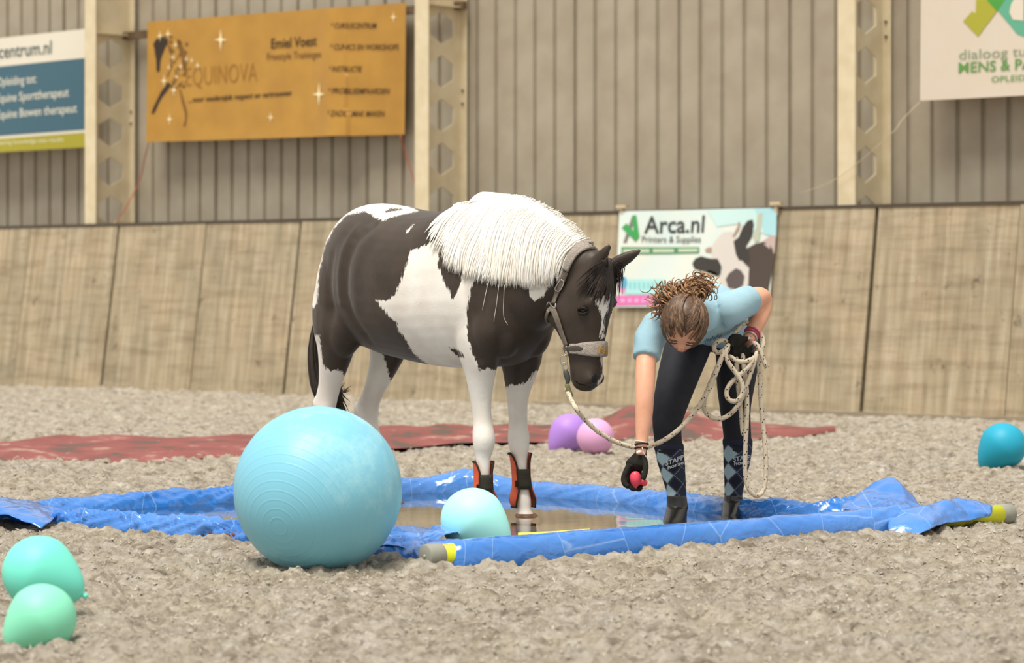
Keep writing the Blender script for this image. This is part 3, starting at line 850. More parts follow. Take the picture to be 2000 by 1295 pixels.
# flap lying out at the left corner
patch('tarpaulin_fold', [[pt(-160, 1005, 12.35), pt(-60, 1003, 12.3), pt(0, 1006, 12.25), pt(52, 1022, 12.18), pt(80, 1034, 12.15)],
                         [pt(-160, 990, 12.45), pt(-60, 986, 12.4), pt(10, 988, 12.35), pt(70, 1006, 12.28), pt(100, 1018, 12.25)],
                         [pt(-160, 980, 12.7), pt(-60, 976, 12.62), pt(0, 976, 12.6), pt(60, 988, 12.5), pt(110, 1006, 12.45)],
                         [pt(-160, 972, 12.95), pt(-60, 973, 12.9), pt(0, 973, 12.85), pt(60, 980, 12.8), pt(120, 996, 12.75)]], 8, 8, M_TARP, tarp, 0.008, 12)
V, F = box_vf(pt(1424, 1060, 11.60), (0.013, 0.004, 0), (0, 0.003, 0), (0.003, 0, 0.013)); mesh_obj('eyelet_tag', V, F, mat('navy_tag', '2A4270', 0.5), tarp, False)
V, F = ball_vf(pt(1171, 1078, 11.14), (0.020, 0, 0), (0, 0.016, 0), (0, 0, 0.018), 10, 6); mesh_obj('black_tape_lump', V, F, mat('black_tape', '1B1916', 0.7, bump=0.8, bscale=80), tarp)

# water
def water_material():
    m = bpy.data.materials.new('shallow_water'); m.use_nodes = True; nt = m.node_tree; L = nt.links.new
    for n in list(nt.nodes): nt.nodes.remove(n)
    out = nt.nodes.new('ShaderNodeOutputMaterial'); mx = nt.nodes.new('ShaderNodeMixShader')
    tr = nt.nodes.new('ShaderNodeBsdfTransparent'); tr.inputs[0].default_value = (0.86, 0.83, 0.78, 1)
    gl = nt.nodes.new('ShaderNodeBsdfGlossy'); gl.inputs['Roughness'].default_value = 0.02; gl.inputs[0].default_value = (0.97, 0.97, 0.97, 1)
    fr = nt.nodes.new('ShaderNodeFresnel'); fr.inputs[0].default_value = 1.36
    tc = nt.nodes.new('ShaderNodeTexCoord'); mp = nt.nodes.new('ShaderNodeMapping'); mp.inputs['Scale'].default_value = (1, 1, 1)
    n = nt.nodes.new('ShaderNodeTexNoise'); n.inputs['Scale'].default_value = 2.2; n.inputs['Detail'].default_value = 3
    L(tc.outputs['Object'], mp.inputs[0]); L(mp.outputs[0], n.inputs['Vector'])
    bp = nt.nodes.new('ShaderNodeBump'); bp.inputs['Strength'].default_value = 0.10; bp.inputs['Distance'].default_value = 0.02
    L(n.outputs['Fac'], bp.inputs['Height'])
    for q in (gl, fr): L(bp.outputs[0], q.inputs['Normal'])
    L(fr.outputs[0], mx.inputs[0]); L(tr.outputs[0], mx.inputs[1]); L(gl.outputs[0], mx.inputs[2]); L(mx.outputs[0], out.inputs['Surface'])
    return m
wpts = [(RS[i, 0] + IN[i, 0] * 0.045, RS[i, 1] + IN[i, 1] * 0.045, 0.030) for i in range(0, nS, 6)]
wo = mesh_obj('water', wpts, [tuple(range(len(wpts)))], water_material(), None, False)
tag(wo, 'shallow still water lying in the blue tarpaulin pool', 'water', kind='stuff')

# ------------------------------------------------------------------ ground poles under the tarpaulin
def pole(name, label, a, b, r, cols, capcol, caplen=0.075):
    a, b = Vector(a), Vector(b); d = (b - a).normalized()
    root = thing(name, label, 'pole', (a + b) / 2 - Vector((0, 0, r)), 'ground poles under the tarpaulin')
    mesh_obj('pole_shaft', *tube([a + d * caplen, b - d * caplen], r * 0.97, 28), cols, root)
    for e, s in ((a, 1), (b, -1)):
        q = e + d * s * caplen
        mesh_obj('end_cap', *tube([e, e + d * s * 0.004, q - d * s * 0.004, q], [r * 0.93, r * 1.03, r * 1.03, r * 1.0], 28), capcol, root)
        mesh_obj('cap_stud', *tube([e - d * s * 0.004, e + d * s * 0.001], [0.006, 0.008], 10), mat('pale_stud', 'A8A494', 0.5), root)
    return root
M_YEL = mat('yellow_paint_worn', 'DCE02A', 0.5, 0.4, var='D8DC30', vscale=8)
def worn_yellow():
    m = mat('worn_yellow_pole', 'E3E62E', 0.45, 0.4); nt = m.node_tree; b = nt.nodes['Principled BSDF']
    tc = nt.nodes.new('ShaderNodeTexCoord'); n = nt.nodes.new('ShaderNodeTexNoise'); n.inputs['Scale'].default_value = 14; n.inputs['Detail'].default_value = 6
    r = nt.nodes.new('ShaderNodeValToRGB'); e = r.color_ramp.elements
    e[0].position, e[0].color = 0.36, lin('B9A070'); e[1].position, e[1].color = 0.40, lin('DDE02C')
    nt.links.new(tc.outputs['Object'], n.inputs['Vector']); nt.links.new(n.outputs['Fac'], r.inputs[0]); nt.links.new(r.outputs[0], b.inputs['Base Color'])
    return m
M_CAP = mat('grey_plastic_cap', '95968C', 0.6, 0.3, var='8A8B80', vscale=12)
pole('ground_pole', 'yellow ground pole with grey end caps under the near right edge of the pool', (-0.335, 10.60, 0.044), (2.28, 12.66, 0.044), 0.045, worn_yellow(), M_CAP)
pole('ground_pole', 'red ground pole under the near left edge of the pool', (-0.46, 11.07, 0.022), (-2.9, 13.30, 0.022), 0.029, mat('red_pole_paint', '7E2A28', 0.5, var='6A2422', vscale=8), M_CAP)
ys = mesh_obj('yellow_strip', *tube([pt(1012, 1045, 11.68), pt(1080, 1042, 11.7), pt(1152, 1037, 11.76)], 0.012, 8, 4, flat=0.8), mat('strip_yellow', 'F2E24A', 0.6))  # narrow yellow band just inside the near pool edge
tag(ys, 'thin yellow strip lying behind the near edge of the pool', 'strip')

# ------------------------------------------------------------------ gym ball
def scuffed(name, col, var, rough):
    m = mat(name, col, rough, 0.5); nt = m.node_tree; b = nt.nodes['Principled BSDF']; L = nt.links.new
    tc = nt.nodes.new('ShaderNodeTexCoord')
    n = nt.nodes.new('ShaderNodeTexNoise'); n.inputs['Scale'].default_value = 9; n.inputs['Detail'].default_value = 7; n.inputs['Roughness'].default_value = 0.75
    g = nt.nodes.new('ShaderNodeTexNoise'); g.inputs['Scale'].default_value = 2.5; g.inputs['Detail'].default_value = 1
    L(tc.outputs['Object'], n.inputs['Vector']); L(tc.outputs['Object'], g.inputs['Vector'])
    mu = nt.nodes.new('ShaderNodeMath'); mu.operation = 'MULTIPLY'; L(n.outputs['Fac'], mu.inputs[0]); L(g.outputs['Fac'], mu.inputs[1])
    r = nt.nodes.new('ShaderNodeValToRGB'); e = r.color_ramp.elements
    e[0].position, e[0].color = 0.30, lin(col); e[1].position, e[1].color = 0.44, lin(var)
    L(mu.outputs[0], r.inputs[0]); L(r.outputs[0], b.inputs['Base Color'])
    return m
bc = pt(621, 958, 10.72); bR = 0.3255
ax = Vector((-0.40, -0.84, -0.36)).normalized(); e1 = ax.cross(Vector((0, 0, 1))).normalized(); e2 = ax.cross(e1)
rows = []
nr = 420
for i in range(nr + 1):
    th = math.pi * (0.004 + 0.992 * i / nr)
    dg = math.degrees(min(th, math.pi - th))
    kk = dg / 6.25; fr = abs(kk - round(kk)) * 6.25
    bump = 0.0011 * math.exp(-(fr / 0.26) ** 2) if 1 <= round(kk) <= 12 else 0
    r = bR + bump
    rows.append((bc + ax * r * math.cos(th), e1 * r * math.sin(th), e2 * r * math.sin(th)))
V, F = loft(rows, 96, 1)
V = [Vector((v[0], v[1], max(v[2], -0.022 + 0.0))) for v in V]
gb = thing('gym_ball', 'big light blue ribbed gym ball in front of the pool', 'ball', (bc.x, bc.y, 0))
mesh_obj('ball_skin', V, F, scuffed('light_blue_pvc', '7CC0D8', '98D0DE', 0.45), gb)
pc = bc - ax * (bR + 0.002); mesh_obj('valve_plug', *tube([pc, pc - ax * 0.006], 0.008, 10), mat('white_plug', 'DDE4E4', 0.5), gb)

# ------------------------------------------------------------------ balloons
def balloon(label, c, R, ax, col, sub='balloons on the arena floor', long=1.0):
    ax = Vector(ax).normalized(); e1 = ax.orthogonal().normalized(); e2 = ax.cross(e1); c = Vector(c)
    rows = []; n = 40
    for i in range(n + 1):
        th = math.pi * (0.01 + 0.98 * i / n); k = max(0.0, -math.cos(th))
        rr_ = R * math.sin(th) * (1 - 0.22 * k ** 1.4 * (1 - 0.0))
        z = R * (math.cos(th) * (1.02 if math.cos(th) > 0 else 1.02 + 0.30 * k) * long)
        rows.append((c - ax * z, e1 * rr_, e2 * rr_))
    root = thing('balloon', label, 'balloon', (c.x, c.y, max(0, c.z - R)), sub)
    m = mat('latex_' + col, col, 0.5, 0.35, sss=0.0)
    mesh_obj('balloon_skin', *loft(rows, 40, 1), m, root)
    tip = c + ax * R * 1.32 * long
    mesh_obj('knot', *tube([tip - ax * 0.012, tip, tip + ax * 0.006, tip + ax * 0.016], [0.010, 0.0065, 0.0095, 0.011], 10), m, root)
balloon('pale cyan balloon lying inside the near edge of the pool', pt(926, 1018, 11.30), 0.134, (0.74, -0.1, -0.62), 'B0F6EC', long=1.02)
balloon('purple balloon left of the pink one, behind the pool', ground(1110, 880, 0.0) + Vector((0.0, 0.05, 0.112)), 0.128, (-0.62, -0.2, -0.75), 'A87FD2', long=1.05)
balloon('pink balloon beside the purple one, behind the pool', ground(1163, 889, 0.0) + Vector((0, 0, 0.115)), 0.123, (0.05, 0.55, -0.83), 'D9A3CE')
balloon('turquoise blue balloon at the right edge of the picture', ground(1958, 914, 0.0) + Vector((0, 0, 0.130)), 0.142, (-0.66, 0.1, -0.75), '1E9CBB')
balloon('turquoise green balloon behind the mint one at lower left', pt(78, 1119, 9.05), 0.121, (0.86, -0.1, -0.42), '74E2CE', long=1.0)
balloon('mint green balloon in front of the turquoise one at lower left', pt(81, 1209, 8.35), 0.106, (-0.72, -0.15, -0.62), '86DFBC', long=0.98)

# ------------------------------------------------------------------ red and dark ground sheet
fr_ = [(-260, 908), (0, 904), (150, 905), (300, 908), (420, 896), (600, 886), (760, 880), (920, 868), (1060, 866), (1200, 862), (1330, 862), (1450, 862), (1550, 856), (1632, 846)]
bk_ = [(-260, 878), (0, 870), (180, 857), (300, 860), (460, 856), (600, 850), (760, 838), (920, 836), (1060, 836), (1190, 828), (1330, 826), (1450, 828), (1550, 838), (1632, 842)]
A = catmull([tuple(ground(*p)) for p in fr_], 12); B = catmull([tuple(ground(*p)) for p in bk_], 12)
nx = len(A); ny = 22; V = []
for j in range(ny + 1):
    f = j / ny
    for i in range(nx):
        p = A[i] * (1 - f) + B[i] * f
        px = fr_[0][0] + (fr_[-1][0] - fr_[0][0]) * i / (nx - 1)
        z = 0.022 + 0.025 * (abs(float(noise2(np.array(p[0] * 2.2), np.array(p[1] * 1.6))) - .5) * 2) + 0.02 * float(noise2(np.array(p[0] * 7), np.array(p[1] * 5)))
        pxx = 1000 + p[0] / p[1] * FPX
        if 1180 < pxx < 1500: z += 0.13 * math.exp(-((pxx - 1245) / 70) ** 2) * math.sin(math.pi * min(1, f * 0.9)) + 0.05 * math.exp(-((pxx - 1330) / 90) ** 2) * f
        z *= min(1, 6 * min(f, 1 - f) + 0.25)
        V.append((p[0], p[1], z))
F = [(j * nx + i, j * nx + i + 1, (j + 1) * nx + i + 1, (j + 1) * nx + i) for j in range(ny) for i in range(nx - 1)]
def camo():
    m = mat('red_grey_sheet', '8F5552', 0.7, 0.2); nt = m.node_tree; b = nt.nodes['Principled BSDF']; L = nt.links.new
    tc = nt.nodes.new('ShaderNodeTexCoord'); mp = nt.nodes.new('ShaderNodeMapping'); mp.inputs['Scale'].default_value = (1.4, 0.8, 1)
    n = nt.nodes.new('ShaderNodeTexNoise'); n.inputs['Scale'].default_value = 2.1; n.inputs['Detail'].default_value = 5; n.inputs['Roughness'].default_value = 0.6
    r = nt.nodes.new('ShaderNodeValToRGB'); r.color_ramp.interpolation = 'LINEAR'; e = r.color_ramp.elements
    e[0].position, e[0].color = 0.40, lin('5E5048'); e[1].position, e[1].color = 0.68, lin('AE9686')
    q = e.new(0.44); q.color = lin('7E4A47'); q = e.new(0.58); q.color = lin('8A524E')
    L(tc.outputs['Object'], mp.inputs[0]); L(mp.outputs[0], n.inputs['Vector']); L(n.outputs['Fac'], r.inputs[0]); L(r.outputs[0], b.inputs['Base Color'])
    return m
rs = mesh_obj('ground_sheet', V, F, camo())
tag(rs, 'long crumpled red and dark sheet lying on the sand behind the pool', 'ground sheet')
# ------------------------------------------------------------------ horse
HO = np.array([-0.17, 12.80]); HU = np.array([0.643, -0.766]); HV = np.array([0.766, 0.643])   # forward, to its left
def H(u, v, z):
    return np.array([HO[0] + u * HU[0] + v * HV[0], HO[1] + u * HU[1] + v * HV[1], z])
def Hl(P):
    d = np.asarray(P)[..., :2] - HO
    return np.stack([d @ HU, d @ HV, np.asarray(P)[..., 2]], -1)
UV3 = lambda v: np.array([v[0] * HU[0] + v[1] * HV[0], v[0] * HU[1] + v[1] * HV[1], v[2]])
def hp(px, py, v):
    """photo pixel in the horse's upright plane v -> world point"""
    k = (px - 1000) / FPX
    u = (k * HO[1] - HO[0] + v * (k * HV[1] - HV[0])) / (HU[0] - k * HU[1])
    Yd = HO[1] + u * HU[1] + v * HV[1]
    return H(u, v, CAMZ - (py - HZ) / FPX * Yd)
parts = []
# trunk: u, top, bottom, half width
trunk = [(-1.03, 1.14, .98, .05), (-1.01, 1.27, .90, .135), (-.95, 1.375, .84, .198), (-.86, 1.452, .80, .252), (-.74, 1.486, .785, .290), (-.60, 1.476, .755, .318),
         (-.45, 1.452, .735, .338), (-.30, 1.438, .718, .348), (-.15, 1.440, .706, .338), (.0, 1.475, .706, .300), (.12, 1.470, .712, .272),
         (.25, 1.41, .725, .250), (.35, 1.30, .775, .205), (.41, 1.19, .84, .150), (.45, 1.08, .93, .06)]
parts.append(loft([(H(u, 0, (t + b) / 2), UV3((0, 0, (t - b) / 2)), UV3((0, w_, 0))) for u, t, b, w_ in trunk], 40, 4, 2.25))
# neck: crest and underline
crest = [(-.08, 1.44), (.08, 1.478), (.24, 1.482), (.40, 1.452), (.56, 1.380), (.69, 1.292), (.775, 1.222)]
under = [(.18, .86), (.34, .84), (.46, .90), (.535, .965), (.585, 1.005), (.625, 1.03), (.66, 1.05)]
wid = [.19, .215, .185, .150, .125, .108, .088]; shf = [0, 0, .0, .012, .03, .048, .06]
parts.append(loft([(H((c[0] + d[0]) / 2, s, (c[1] + d[1]) / 2), UV3(((c[0] - d[0]) / 2, 0, (c[1] - d[1]) / 2)), UV3((0, w_, 0))) for c, d, w_, s in zip(crest, under, wid, shf)], 36, 4, 2.2))
# head, in its own upright plane turned a little to the left
HF = np.array([0.766, -0.643]); HL = np.array([0.643, 0.766])
PW = H(.77, .06, 1.23)
def head_pt(px, py, off=0.0):
    k = (px - 1000) / FPX
    b = PW[:2] + HL * off
    Yd = (b @ HL) / (HL[0] * k + HL[1])
    return np.array([k * Yd, Yd, CAMZ - (py - HZ) / FPX * Yd])
HL3 = np.array([HL[0], HL[1], 0.0])
headr = [((1163, 486), (1098, 556), .066), ((1184, 508), (1092, 588), .082), ((1192, 545), (1090, 618), .091), ((1191, 585), (1092, 642), .089), ((1185, 622), (1100, 662), .074),
         ((1178, 660), (1111, 684), .059), ((1174, 692), (1116, 708), .052), ((1173, 718), (1118, 732), .055), ((1170, 738), (1123, 750), .053), ((1160, 756), (1131, 760), .043), ((1150, 765), (1141, 764), .018)]
HR = []
for d, v, w_ in headr:
    a, b = head_pt(*d), head_pt(*v)
    HR.append(((a + b) / 2, (a - b) / 2, HL3 * w_))
parts.append(loft(HR, 30, 4, 2.3))
for s in (-1, 1):   # jowls, brow, nostril rims
    c = (head_pt(1102, 618) * .75 + head_pt(1140, 600) * .25) + HL3 * s * .045
    parts.append(ball_vf(c, HL3 * .042, np.array([.085 * HF[0], .085 * HF[1], 0]), np.array([0, 0, .075])))
    c = head_pt(1172, 590) + HL3 * s * .068
    parts.append(ball_vf(c, HL3 * .026, np.array([HF[0], HF[1], 0]) * .040, np.array([0, 0, .030])))
    c = head_pt(1160, 738) + HL3 * s * .036
    parts.append(ball_vf(c, HL3 * .020, np.array([HF[0], HF[1], 0]) * .026, np.array([0, 0, .034])))
# ears (flattened cones)
def ear(base, tip, wid_, nrm):
    b, t = np.asarray(base), np.asarray(tip); d = (t - b); L = np.linalg.norm(d); d /= L
    n = np.asarray(nrm, float); n -= d * (n @ d); n /= np.linalg.norm(n); s = np.cross(d, n)
    rr_ = [(0, .70, .028), (.18, .95, .026), (.4, 1.0, .022), (.65, .80, .018), (.85, .50, .014), (1, .22, .009)]
    return loft([(b + d * L * f, s * wid_ * w_, n * th) for f, w_, th in rr_], 16, 3)
earR = (head_pt(1150, 536, -.050), head_pt(1192, 478, -.062))
earL = (head_pt(1188, 524, .050), head_pt(1252, 488, .120))
parts.append(ear(*earR, .037, (-.5, -.8, 0))); parts.append(ear(*earL, .033, (.1, -.9, -.3)))
# legs: pixel centre line, lateral plane v, (half length fore-aft, half width)
def leg(pts, seg=20):
    rings = []
    for px, py, v, ru, rv in pts:
        rings.append((hp(px, py, v), UV3((ru, 0, 0)), UV3((0, rv, 0))))
    return loft(rings, seg, 4, 2.1)
LEG_RF = [(930, 590, -.17, .17, .06), (934, 650, -.165, .145, .075), (936, 695, -.15, .115, .072), (938, 735, -.135, .076, .060), (939, 780, -.125, .054, .044), (942, 820, -.12, .047, .040), (945, 852, -.12, .054, .049), (945, 872, -.12, .051, .045), (944, 892, -.12, .038, .033),
          (944, 925, -.12, .034, .028), (944, 955, -.12, .036, .030), (944, 975, -.12, .046, .038), (947, 992, -.12, .040, .034), (949, 1006, -.12, .050, .044)]
LEG_LF = [(1015, 600, .155, .16, .06), (1018, 660, .155, .14, .080), (1018, 700, .148, .118, .078), (1015, 738, .138, .083, .064), (1011, 780, .125, .054, .045), (1012, 825, .12, .047, .041), (1013, 855, .12, .053, .048), (1014, 875, .12, .049, .043), (1016, 895, .12, .036, .032),
          (1018, 930, .12, .033, .028), (1020, 955, .12, .036, .030), (1021, 978, .12, .044, .037), (1023, 996, .12, .038, .033), (1026, 1010, .12, .050, .045)]
LEG_RH = [(682, 500, -.14, .07, .05), (672, 540, -.16, .16, .085), (666, 590, -.172, .185, .10), (660, 640, -.18, .155, .095), (657, 680, -.175, .115, .075), (651, 720, -.165, .083, .060), (645, 750, -.155, .066, .050), (638, 778, -.15, .068, .045), (636, 795, -.15, .062, .043), (638, 820, -.15, .044, .036),
          (640, 870, -.15, .038, .032), (641, 905, -.15, .040, .034), (643, 925, -.15, .048, .040), (648, 943, -.15, .042, .036), (651, 957, -.15, .052, .046)]
LEG_LH = [(775, 540, .14, .07, .05), (768, 580, .15, .17, .085), (762, 640, .17, .17, .09), (758, 690, .165, .115, .070), (745, 730, .155, .083, .058), (732, 760, .15, .068, .048), (720, 786, .145, .072, .045), (719, 806, .145, .064, .043), (724, 832, .145, .045, .036),
          (740, 890, .145, .038, .032), (751, 930, .145, .040, .034), (757, 955, .145, .048, .040), (763, 974, .145, .042, .036), (767, 988, .145, .052, .046)]
for L_ in (LEG_RF, LEG_LF, LEG_RH, LEG_LH): parts.append(leg(L_))
# muscle: shoulders, breast, haunches, stifles, hip points, hock points
for s in (-1, 1):
    parts.append(ball_vf(H(.20, s * .165, 1.02), UV3((.15, 0, -.05)), UV3((0, .085, 0)), UV3((.06, 0, .26))))
    parts.append(ball_vf(H(.32, s * .085, .93), UV3((.095, 0, 0)), UV3((0, .085, 0)), UV3((0, 0, .17))))
    parts.append(ball_vf(H(-.79, s * .165, 1.08), UV3((.175, 0, 0)), UV3((0, .120, 0)), UV3((.03, 0, .27))))
    parts.append(ball_vf(H(-.74, s * .185, .93), UV3((.125, 0, .02)), UV3((0, .088, 0)), UV3((.03, 0, .19))))
parts.append(ball_vf(hp(622, 787, -.15), UV3((.030, 0, 0)), UV3((0, .022, 0)), UV3((0, 0, .045))))
parts.append(ball_vf(hp(700, 800, .145), UV3((.032, 0, 0)), UV3((0, .022, 0)), UV3((0, 0, .045))))
HM = remesh('body', parts, 0.0085, 26, 0.6)
# creases of the flank and thigh, both sides
P = get_co(HM); N = get_no(HM); loc = Hl(P)
def crease(pxl, depth, wd, vv=-.27):
    global P
    L_ = Hl(np.array([hp(x, y, vv) for x, y in pxl]))[:, [0, 2]]; d = np.full(len(P), 9.0)
    for a, b in zip(L_[:-1], L_[1:]):
        e = b - a; t = np.clip(((loc[:, [0, 2]] - a) @ e) / (e @ e), 0, 1); d = np.minimum(d, np.linalg.norm(loc[:, [0, 2]] - a - t[:, None] * e, axis=1))
    k = np.clip((np.abs(loc[:, 1]) - .10) / .08, 0, 1) * depth * np.exp(-(d / wd) ** 2)
    P = P - N * k[:, None]
crease([(716, 440), (700, 470), (692, 520), (690, 575), (697, 620), (708, 655)], .014, .036)
crease([(690, 450), (680, 490), (676, 540), (676, 590)], -.006, .028)
crease([(655, 500), (650, 560), (650, 620)], .007, .03)
crease([(742, 440), (722, 480), (714, 540), (716, 590)], -.004, .04)
crease([(905, 520), (915, 600), (918, 660), (925, 700)], .010, .03, -.24)
HM.vertices.foreach_set('co', P.astype(np.float32).ravel()); HM.update()
HB = BVHTree.FromPolygons([v.co for v in HM.vertices], [tuple(p.vertices) for p in HM.polygons])

# coat: distance (in photo pixels at the horse's size) from the border of the white, per vertex
W_BODY = [
    [(869, 440), (847, 470), (826, 482), (804, 488), (799, 500), (796, 513), (788, 532), (782, 553), (770, 578), (756, 588), (734, 586), (745, 600), (758, 615), (773, 630), (782, 650), (795, 667), (807, 689), (820, 702), (836, 711), (840, 740), (903, 740),
     (903, 900), (985, 900), (985, 735), (968, 724), (953, 718), (938, 726), (930, 708), (923, 689), (914, 665), (912, 632), (914, 596), (923, 556), (935, 529), (985, 548), (1032, 560), (1036, 579), (1042, 588), (1058, 582), (1068, 566), (1080, 535), (1094, 500), (1112, 470), (1128, 452), (1100, 420), (1040, 380), (930, 350), (880, 400)],
    [(560, 640), (617, 596), (620, 587), (623, 531), (634, 482), (653, 445), (677, 420), (711, 412), (724, 419), (733, 425), (748, 430), (773, 422), (816, 412), (800, 404), (758, 394), (700, 380), (600, 420), (560, 520)],
    [(793, 455), (798, 446), (807, 438), (803, 446), (797, 455)],
    [(560, 650), (624, 655), (628, 690), (631, 712), (637, 719), (646, 726), (655, 722), (664, 723), (672, 733), (678, 736), (700, 740), (700, 1100), (560, 1100)],
]
B_BODY = [
    [(874, 460), (858, 492), (855, 516), (862, 538), (872, 560), (884, 585), (893, 573), (903, 541), (914, 512), (920, 480), (890, 440)],
    [(877, 679), (888, 681), (900, 687), (906, 698), (896, 697), (886, 690)],
    [(746, 415), (765, 406), (790, 409), (770, 413)],
]
W_LF = [[(960, 1100), (975, 770), (988, 757), (1000, 750), (1012, 753), (1026, 748), (1036, 738), (1044, 726), (1080, 720), (1080, 1100)]]
W_LH = [[(640, 620), (735, 660), (743, 683), (752, 705), (762, 742), (772, 744), (781, 748), (785, 760), (830, 740), (830, 1100), (600, 1100)]]
W_HEAD = [[(1160, 585), (1172, 579), (1184, 576), (1193, 569), (1191, 590), (1184, 610), (1180, 625), (1178, 662), (1174, 662), (1176, 625), (1172, 606)],
          [(1171, 699), (1178, 694), (1184, 696), (1183, 715), (1179, 735), (1169, 753), (1167, 748), (1174, 735), (1177, 720)],
          [(1170, 652), (1174, 650), (1175, 656), (1171, 658)]]
def proj(P):
    return np.column_stack([1000 + FPX * P[:, 0] / P[:, 1], HZ + FPX * (CAMZ - P[:, 2]) / P[:, 1]])
P = get_co(HM); N = get_no(HM)
loc = Hl(P)
view = P - np.array([0, 0, CAMZ]); facing = np.sum(N * view, axis=1) < 0
mir = P.copy()
mv = loc.copy(); mv[:, 1] *= -1
mir[:, 0] = HO[0] + mv[:, 0] * HU[0] + mv[:, 1] * HV[0]; mir[:, 1] = HO[1] + mv[:, 0] * HU[1] + mv[:, 1] * HV[1]
use_mir = (loc[:, 1] > 0.02) & (~facing)
Q = proj(np.where(use_mir[:, None], mir, P)); Q0 = proj(P)
def union(pts, polys): return np.max([poly_sd(pts, g) for g in polys], axis=0)
body = np.minimum(union(Q, W_BODY), -union(Q, B_BODY))
hdist = np.sum((P[:, :2] - PW[:2]) * HF, axis=1)
is_head = (hdist > -0.15) & (loc[:, 0] > .60) & (Q0[:, 0] > 1130 - (Q0[:, 1] - 470) * 0.47)
coat = body
lf = (loc[:, 1] > 0.0) & (loc[:, 2] < .80) & (loc[:, 0] > -.1)
coat = np.where(lf, union(Q0, W_LF), coat)
lh = (loc[:, 1] > 0.0) & (loc[:, 2] < .82) & (loc[:, 0] < -.55) & (loc[:, 1] > 0.05)
coat = np.where(lh, union(Q0, W_LH), coat)
rf = (loc[:, 1] <= 0) & (loc[:, 2] < .66) & (loc[:, 0] > -.1)
coat = np.where(rf, 30.0, coat)
coat = np.where(is_head, union(Q0, W_HEAD), coat)
at = HM.attributes.new('white_patch', 'FLOAT', 'POINT'); at.data.foreach_set('value', np.clip(coat, -40, 40).astype(np.float32))
def coat_material():
    m = bpy.data.materials.new('pinto_coat'); m.use_nodes = True; nt = m.node_tree; b = nt.nodes['Principled BSDF']; L = nt.links.new
    a = nt.nodes.new('ShaderNodeAttribute'); a.attribute_name = 'white_patch'
    tc = nt.nodes.new('ShaderNodeTexCoord')
    mp = nt.nodes.new('ShaderNodeMapping'); mp.inputs['Scale'].default_value = (1, 1, 0.35)
    n = nt.nodes.new('ShaderNodeTexNoise'); n.inputs['Scale'].default_value = 95; n.inputs['Detail'].default_value = 3
    L(tc.outputs['Object'], mp.inputs[0]); L(mp.outputs[0], n.inputs['Vector'])
    m1 = nt.nodes.new('ShaderNodeMath'); m1.operation = 'MULTIPLY_ADD'; m1.inputs[1].default_value = 15; m1.inputs[2].default_value = -7.5
    L(n.outputs['Fac'], m1.inputs[0])
    ad = nt.nodes.new('ShaderNodeMath'); ad.operation = 'ADD'; L(a.outputs['Fac'], ad.inputs[0]); L(m1.outputs[0], ad.inputs[1])
    mr = nt.nodes.new('ShaderNodeMapRange'); mr.inputs['From Min'].default_value = -1.2; mr.inputs['From Max'].default_value = 1.2
    L(ad.outputs[0], mr.inputs['Value'])
    n3 = nt.nodes.new('ShaderNodeTexNoise'); n3.inputs['Scale'].default_value = 7; n3.inputs['Detail'].default_value = 3; L(tc.outputs['Object'], n3.inputs['Vector'])
    def ramp(c1, c2):
        r = nt.nodes.new('ShaderNodeValToRGB'); e = r.color_ramp.elements
        e[0].position, e[0].color = .35, lin(c1); e[1].position, e[1].color = .65, lin(c2); L(n3.outputs['Fac'], r.inputs[0]); return r.outputs[0]
    x = nt.nodes.new('ShaderNodeMix'); x.data_type = 'RGBA'; L(mr.outputs[0], x.inputs[0]); L(ramp('33291F', '40342B'), x.inputs[6]); L(ramp('E2DAD0', 'F0EBE3'), x.inputs[7])
    L(x.outputs[2], b.inputs['Base Color']); b.inputs['Roughness'].default_value = 0.52; b.inputs['Specular IOR Level'].default_value = 0.4
    b.inputs['Sheen Weight'].default_value = 0.12; b.inputs['Sheen Roughness'].default_value = 0.4
    n2 = nt.nodes.new('ShaderNodeTexNoise'); n2.inputs['Scale'].default_value = 260; n2.inputs['Detail'].default_value = 2
    L(mp.outputs[0], n2.inputs['Vector'])
    bp = nt.nodes.new('ShaderNodeBump'); bp.inputs['Strength'].default_value = 0.18; bp.inputs['Distance'].default_value = 0.004
    L(n2.outputs['Fac'], bp.inputs['Height']); L(bp.outputs[0], b.inputs['Normal'])
    return m
horse = thing('horse', 'black and white pinto horse with cream mane standing in the pool, head lowered', 'horse', tuple(H(-.35, 0, 0)))
link('body', HM, coat_material(), horse)

# hooves
M_HOOF = mat('brown_horn', '8A6244', 0.5, 0.4, var='5A3E2A', vscale=30, stretch=(1, 1, .2))
def hoof(p, rotu=0.0):
    b = Hl(np.asarray(p)); u, v, z = b
    rows = []
    for f, zz, ru, rv, du in ((0, .040, .048, .044, .004), (.3, .030, .055, .050, .010), (.7, .010, .062, .055, .016), (1, -.005, .064, .057, .018)):
        rows.append((H(u + du, v, zz), UV3((ru, 0, 0)), UV3((0, rv, 0))))
    mesh_obj('hoof', *loft(rows, 22, 3), M_HOOF, horse)
for L_ in (LEG_RF, LEG_LF, LEG_RH, LEG_LH): hoof(hp(L_[-1][0], L_[-1][1], L_[-1][2]))

